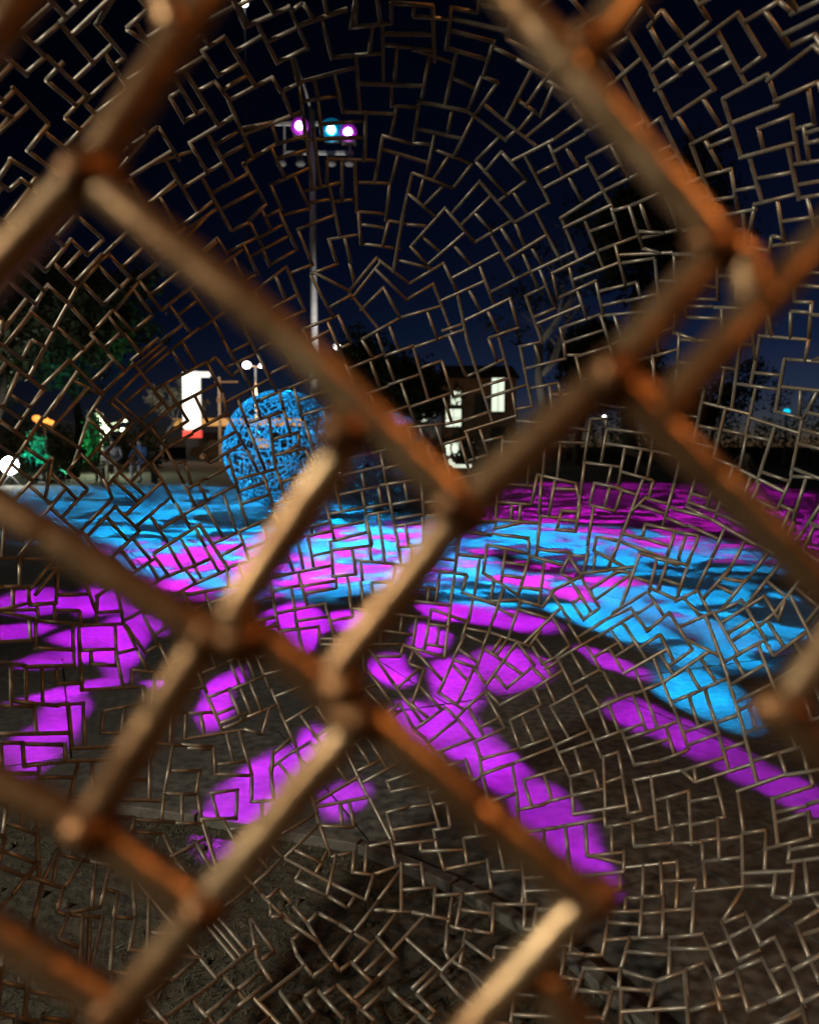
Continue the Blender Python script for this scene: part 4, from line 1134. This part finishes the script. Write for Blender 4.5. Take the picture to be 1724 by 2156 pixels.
a2, b2_ = at(868, 838, 62), at(905, 975, 62)
kb = empty('lit_kiosk', ((a2.x + b2_.x) / 2, 63, -0.03), 'narrow dark kiosk with one lit opening left of the brown house', 'kiosk')
kw = b2_.x - a2.x
MB().box((0, 0, a2.z / 2), (kw, 1.8, a2.z)).build('wall', M['grey'], kb)
MB().box((0, -0.1, a2.z + 0.06), (kw + 0.3, 2.2, 0.12)).build('roof', M['roof'], kb)
MB().box((0.1, -0.93, at(0, 868, 62).z), (0.62, 0.05, 1.3)).build('lit_opening', M['window'], kb)
# counter with lights on the far edge of the plaza
g = at(972, 986, 34)
ct = empty('lit_counter', (g.x, 34, -0.03), 'white lit counter low behind the bar crossing', 'counter')
MB().box((0, 0, 0.06), (0.75, 0.4, 0.12)).build('plinth', M['dark'], ct)
MB().box((0, 0, 0.21), (0.8, 0.42, 0.14)).build('lit_top', M['window'], ct, bevel=0.03)
pk = at(952, 942, 36)
pl_ = empty('lantern', (pk.x, 36, -0.03), 'stacked white lanterns on a stand above the lit counter', 'lantern')
MB().tube([(0, 0, 0), (0, 0, pk.z + 0.15)], 0.03, 8).build('stand', M['dark'], pl_)
for (dx, dz, s_) in ((-0.2, 0.1, 0.13), (0.12, 0.0, 0.17), (-0.18, -0.18, 0.13), (-0.1, -0.62, 0.12), (0.05, -0.75, 0.1)):
    MB().ball((dx, -0.05, pk.z + dz), s_, 10, 7, (0.85, 0.85, 1.3)).build('paper_shade', M['window'], pl_, True)

# ------------------------------------------------------------------ people, bench and small things at the edge of the plaza
def person(base, rz, joints, bones, label, top_mat, leg_mat, split, head_c, head_r):
    """one continuous body grown over a skeleton; clothing is the colour of its faces"""
    me = bpy.data.meshes.new('body')
    keys = list(joints)
    me.from_pydata([joints[k][0] for k in keys], [(keys.index(a), keys.index(b)) for a, b in bones], [])
    tmp = bpy.data.objects.new('person_skeleton', me); C.objects.link(tmp)
    m = tmp.modifiers.new('skin', 'SKIN'); m.use_smooth_shade = True
    for i, k in enumerate(keys):
        sv = me.skin_vertices[0].data[i]; sv.radius = (joints[k][1], joints[k][1] * 0.85); sv.use_root = (k == 'pelvis')
    s_ = tmp.modifiers.new('sub', 'SUBSURF'); s_.levels = s_.render_levels = 2
    dg = bpy.context.evaluated_depsgraph_get()
    nm = bpy.data.meshes.new_from_object(tmp.evaluated_get(dg))
    bpy.data.objects.remove(tmp)
    nm.materials.clear()
    for mt in (M['skin'], top_mat, leg_mat): nm.materials.append(mt)
    hands = [Vector(joints[k][0]) for k in keys if k.startswith('hand') or k.startswith('finger') or k.startswith('thumb')]
    hc = Vector(head_c)
    for poly in nm.polygons:
        c = poly.center
        if (c - hc).length < head_r * 1.35 or any((c - h).length < 0.075 for h in hands): poly.material_index = 0
        elif c.z > split(c): poly.material_index = 1
        else: poly.material_index = 2
        poly.use_smooth = True
    e = bpy.data.objects.new('person', nm); C.objects.link(e)
    tag(e, label, 'person', 'people at the edge of the plaza')
    e.location = base; e.rotation_euler = (0, 0, rz)
    MB().ball(hc + Vector((0, 0.025, 0.035)), head_r * 1.08, 14, 9, (0.95, 1.0, 0.95)).build('hair', M['hair'], e, True)
    return e

def hand_joints(J, B, side, wrist, dirv):
    d = Vector(dirv).normalized(); sd = d.cross(Vector((0, 0, 1))).normalized()
    w_ = Vector(wrist)
    J['hand' + side] = (w_ + d * 0.06, 0.034); B.append(('wrist' + side, 'hand' + side))
    for f, (off, ln) in enumerate(((-0.03, .075), (-0.01, .09), (0.01, .085), (0.03, .065))):
        J['finger%d%s' % (f, side)] = (w_ + d * (0.08 + ln * 0.5) + sd * off + Vector((0, 0, -0.01)), 0.011)
        J['fingertip%d%s' % (f, side)] = (w_ + d * (0.08 + ln) + sd * off + Vector((0, 0, -0.035)), 0.009)
        B += [('hand' + side, 'finger%d%s' % (f, side)), ('finger%d%s' % (f, side), 'fingertip%d%s' % (f, side))]
    s2 = 1 if side == 'r' else -1
    J['thumb' + side] = (w_ + d * 0.07 + sd * s2 * 0.055, 0.012); B.append(('hand' + side, 'thumb' + side))

def seated(base, rz, label, top, legs, lean=0.05, arm=0.0):
    J = {'pelvis': ((0, 0, 0.50), 0.135), 'waist': ((0, -lean * 0.4, 0.68), 0.125), 'chest': ((0, -lean, 0.90), 0.145), 'neck': ((0, -lean * 1.3, 1.07), 0.055), 'head': ((0, -lean * 1.5 - 0.02, 1.18), 0.085), 'crown': ((0, -lean * 1.5 - 0.01, 1.27), 0.07)}
    B = [('pelvis', 'waist'), ('waist', 'chest'), ('chest', 'neck'), ('neck', 'head'), ('head', 'crown')]
    for s_, n in ((-1, 'l'), (1, 'r')):
        J['shoulder' + n] = ((s_ * 0.19, -lean, 0.98), 0.062); J['elbow' + n] = ((s_ * 0.25, -0.16 - lean, 0.74), 0.045); J['wrist' + n] = ((s_ * 0.13, -0.36 - arm, 0.63), 0.030)
        J['hip' + n] = ((s_ * 0.10, -0.03, 0.48), 0.092); J['knee' + n] = ((s_ * 0.12, -0.45, 0.50), 0.062); J['ankle' + n] = ((s_ * 0.13, -0.42, 0.09), 0.040); J['toe' + n] = ((s_ * 0.14, -0.60, 0.045), 0.036)
        B += [('chest', 'shoulder' + n), ('shoulder' + n, 'elbow' + n), ('elbow' + n, 'wrist' + n), ('pelvis', 'hip' + n), ('hip' + n, 'knee' + n), ('knee' + n, 'ankle' + n), ('ankle' + n, 'toe' + n)]
        hand_joints(J, B, n, J['wrist' + n][0], (-s_ * 0.3, -1, -0.35))
    return person(base, rz, J, B, label, M[top], M[legs], lambda c: 0.56 + (0.2 if c.y < -0.25 and c.z < 0.58 else 0), (0, -lean * 1.5 - 0.02, 1.20), 0.10)

def crouched(base, rz, label):
    J = {'pelvis': ((0, 0.12, 0.34), 0.135), 'waist': ((0, 0.02, 0.48), 0.125), 'chest': ((0, -0.16, 0.64), 0.14), 'neck': ((0, -0.27, 0.77), 0.055), 'head': ((0, -0.33, 0.87), 0.085), 'crown': ((0, -0.34, 0.96), 0.07)}
    B = [('pelvis', 'waist'), ('waist', 'chest'), ('chest', 'neck'), ('neck', 'head'), ('head', 'crown')]
    for s_, n in ((-1, 'l'), (1, 'r')):
        J['shoulder' + n] = ((s_ * 0.19, -0.19, 0.70), 0.062); J['elbow' + n] = ((s_ * 0.24, -0.40, 0.52), 0.045); J['wrist' + n] = ((s_ * 0.13, -0.58, 0.42), 0.030)
        J['hip' + n] = ((s_ * 0.10, 0.08, 0.33), 0.092); J['knee' + n] = ((s_ * 0.16, -0.34, 0.44), 0.062); J['ankle' + n] = ((s_ * 0.14, -0.08, 0.09), 0.040); J['toe' + n] = ((s_ * 0.15, -0.26, 0.045), 0.036)
        B += [('chest', 'shoulder' + n), ('shoulder' + n, 'elbow' + n), ('elbow' + n, 'wrist' + n), ('pelvis', 'hip' + n), ('hip' + n, 'knee' + n), ('knee' + n, 'ankle' + n), ('ankle' + n, 'toe' + n)]
        hand_joints(J, B, n, J['wrist' + n][0], (-s_ * 0.3, -1, -0.3))
    return person(base, rz, J, B, label, M['cloth'], M['cloth'], lambda c: 0.4, (0, -0.335, 0.89), 0.10)

g = ground(272, 1016)
bench = empty('park_bench', (g.x, g.y, 0), 'pale slatted bench with two seated people at the far plaza edge', 'bench')
for k in range(4):
    MB().box((0, -0.16 + k * 0.11, 0.42), (1.7, 0.095, 0.04)).build('seat_slat', M['kerb'], bench)
for k in range(3):
    MB().box((0, 0.27 + k * 0.03, 0.55 + k * 0.13), (1.7, 0.03, 0.10), rx=R(-12)).build('back_slat', M['kerb'], bench)
for sx in (-1, 1):
    MB().box((sx * 0.7, 0.0, 0.2), (0.06, 0.42, 0.40)).build('leg', M['dark'], bench)
    MB().tube([(sx * 0.7, 0.22, 0.38), (sx * 0.7, 0.36, 0.88)], 0.022, 6).build('back_post', M['dark'], bench)
seated((g.x - 0.42, g.y + 0.05, -0.02), 0.2, 'person in a pale lavender top sitting on the bench', 'clothgrey', 'cloth', 0.08)
seated((g.x + 0.42, g.y + 0.05, -0.02), -0.25, 'person in a blue top sitting on the bench', 'clothblue', 'clothgrey', 0.14, 0.05)
g = ground(1575, 1003)
crouched((g.x, g.y, 0), R(-60), 'person in beige crouching at the far edge of the magenta light')
g = ground(1716, 1004)
bl = empty('bollard', (g.x, g.y, 0), 'bollard with a pale round top at the right picture edge', 'bollard')
MB().lathe((0, 0, 0), [(0.09, 0), (0.09, 0.06), (0.06, 0.1), (0.055, 0.8)], 12).build('post', M['dark'], bl, True)
MB().ball((0, 0, 0.92), 0.17, 14, 9, (1, 1, 0.8)).build('top', M['cloth'], bl, True)
g = ground(1322, 1002)
sg = empty('tilted_board', (g.x, g.y, 0), 'small pale board tilted on a thin post above the magenta floor', 'board')
MB().tube([(0, 0, 0), (0, 0, 0.72)], 0.02, 8).build('post', M['dark'], sg)
MB().box((0.12, -0.03, 0.78), (0.62, 0.03, 0.2), 0, R(18)).build('panel', M['cloth'], sg, bevel=0.01)
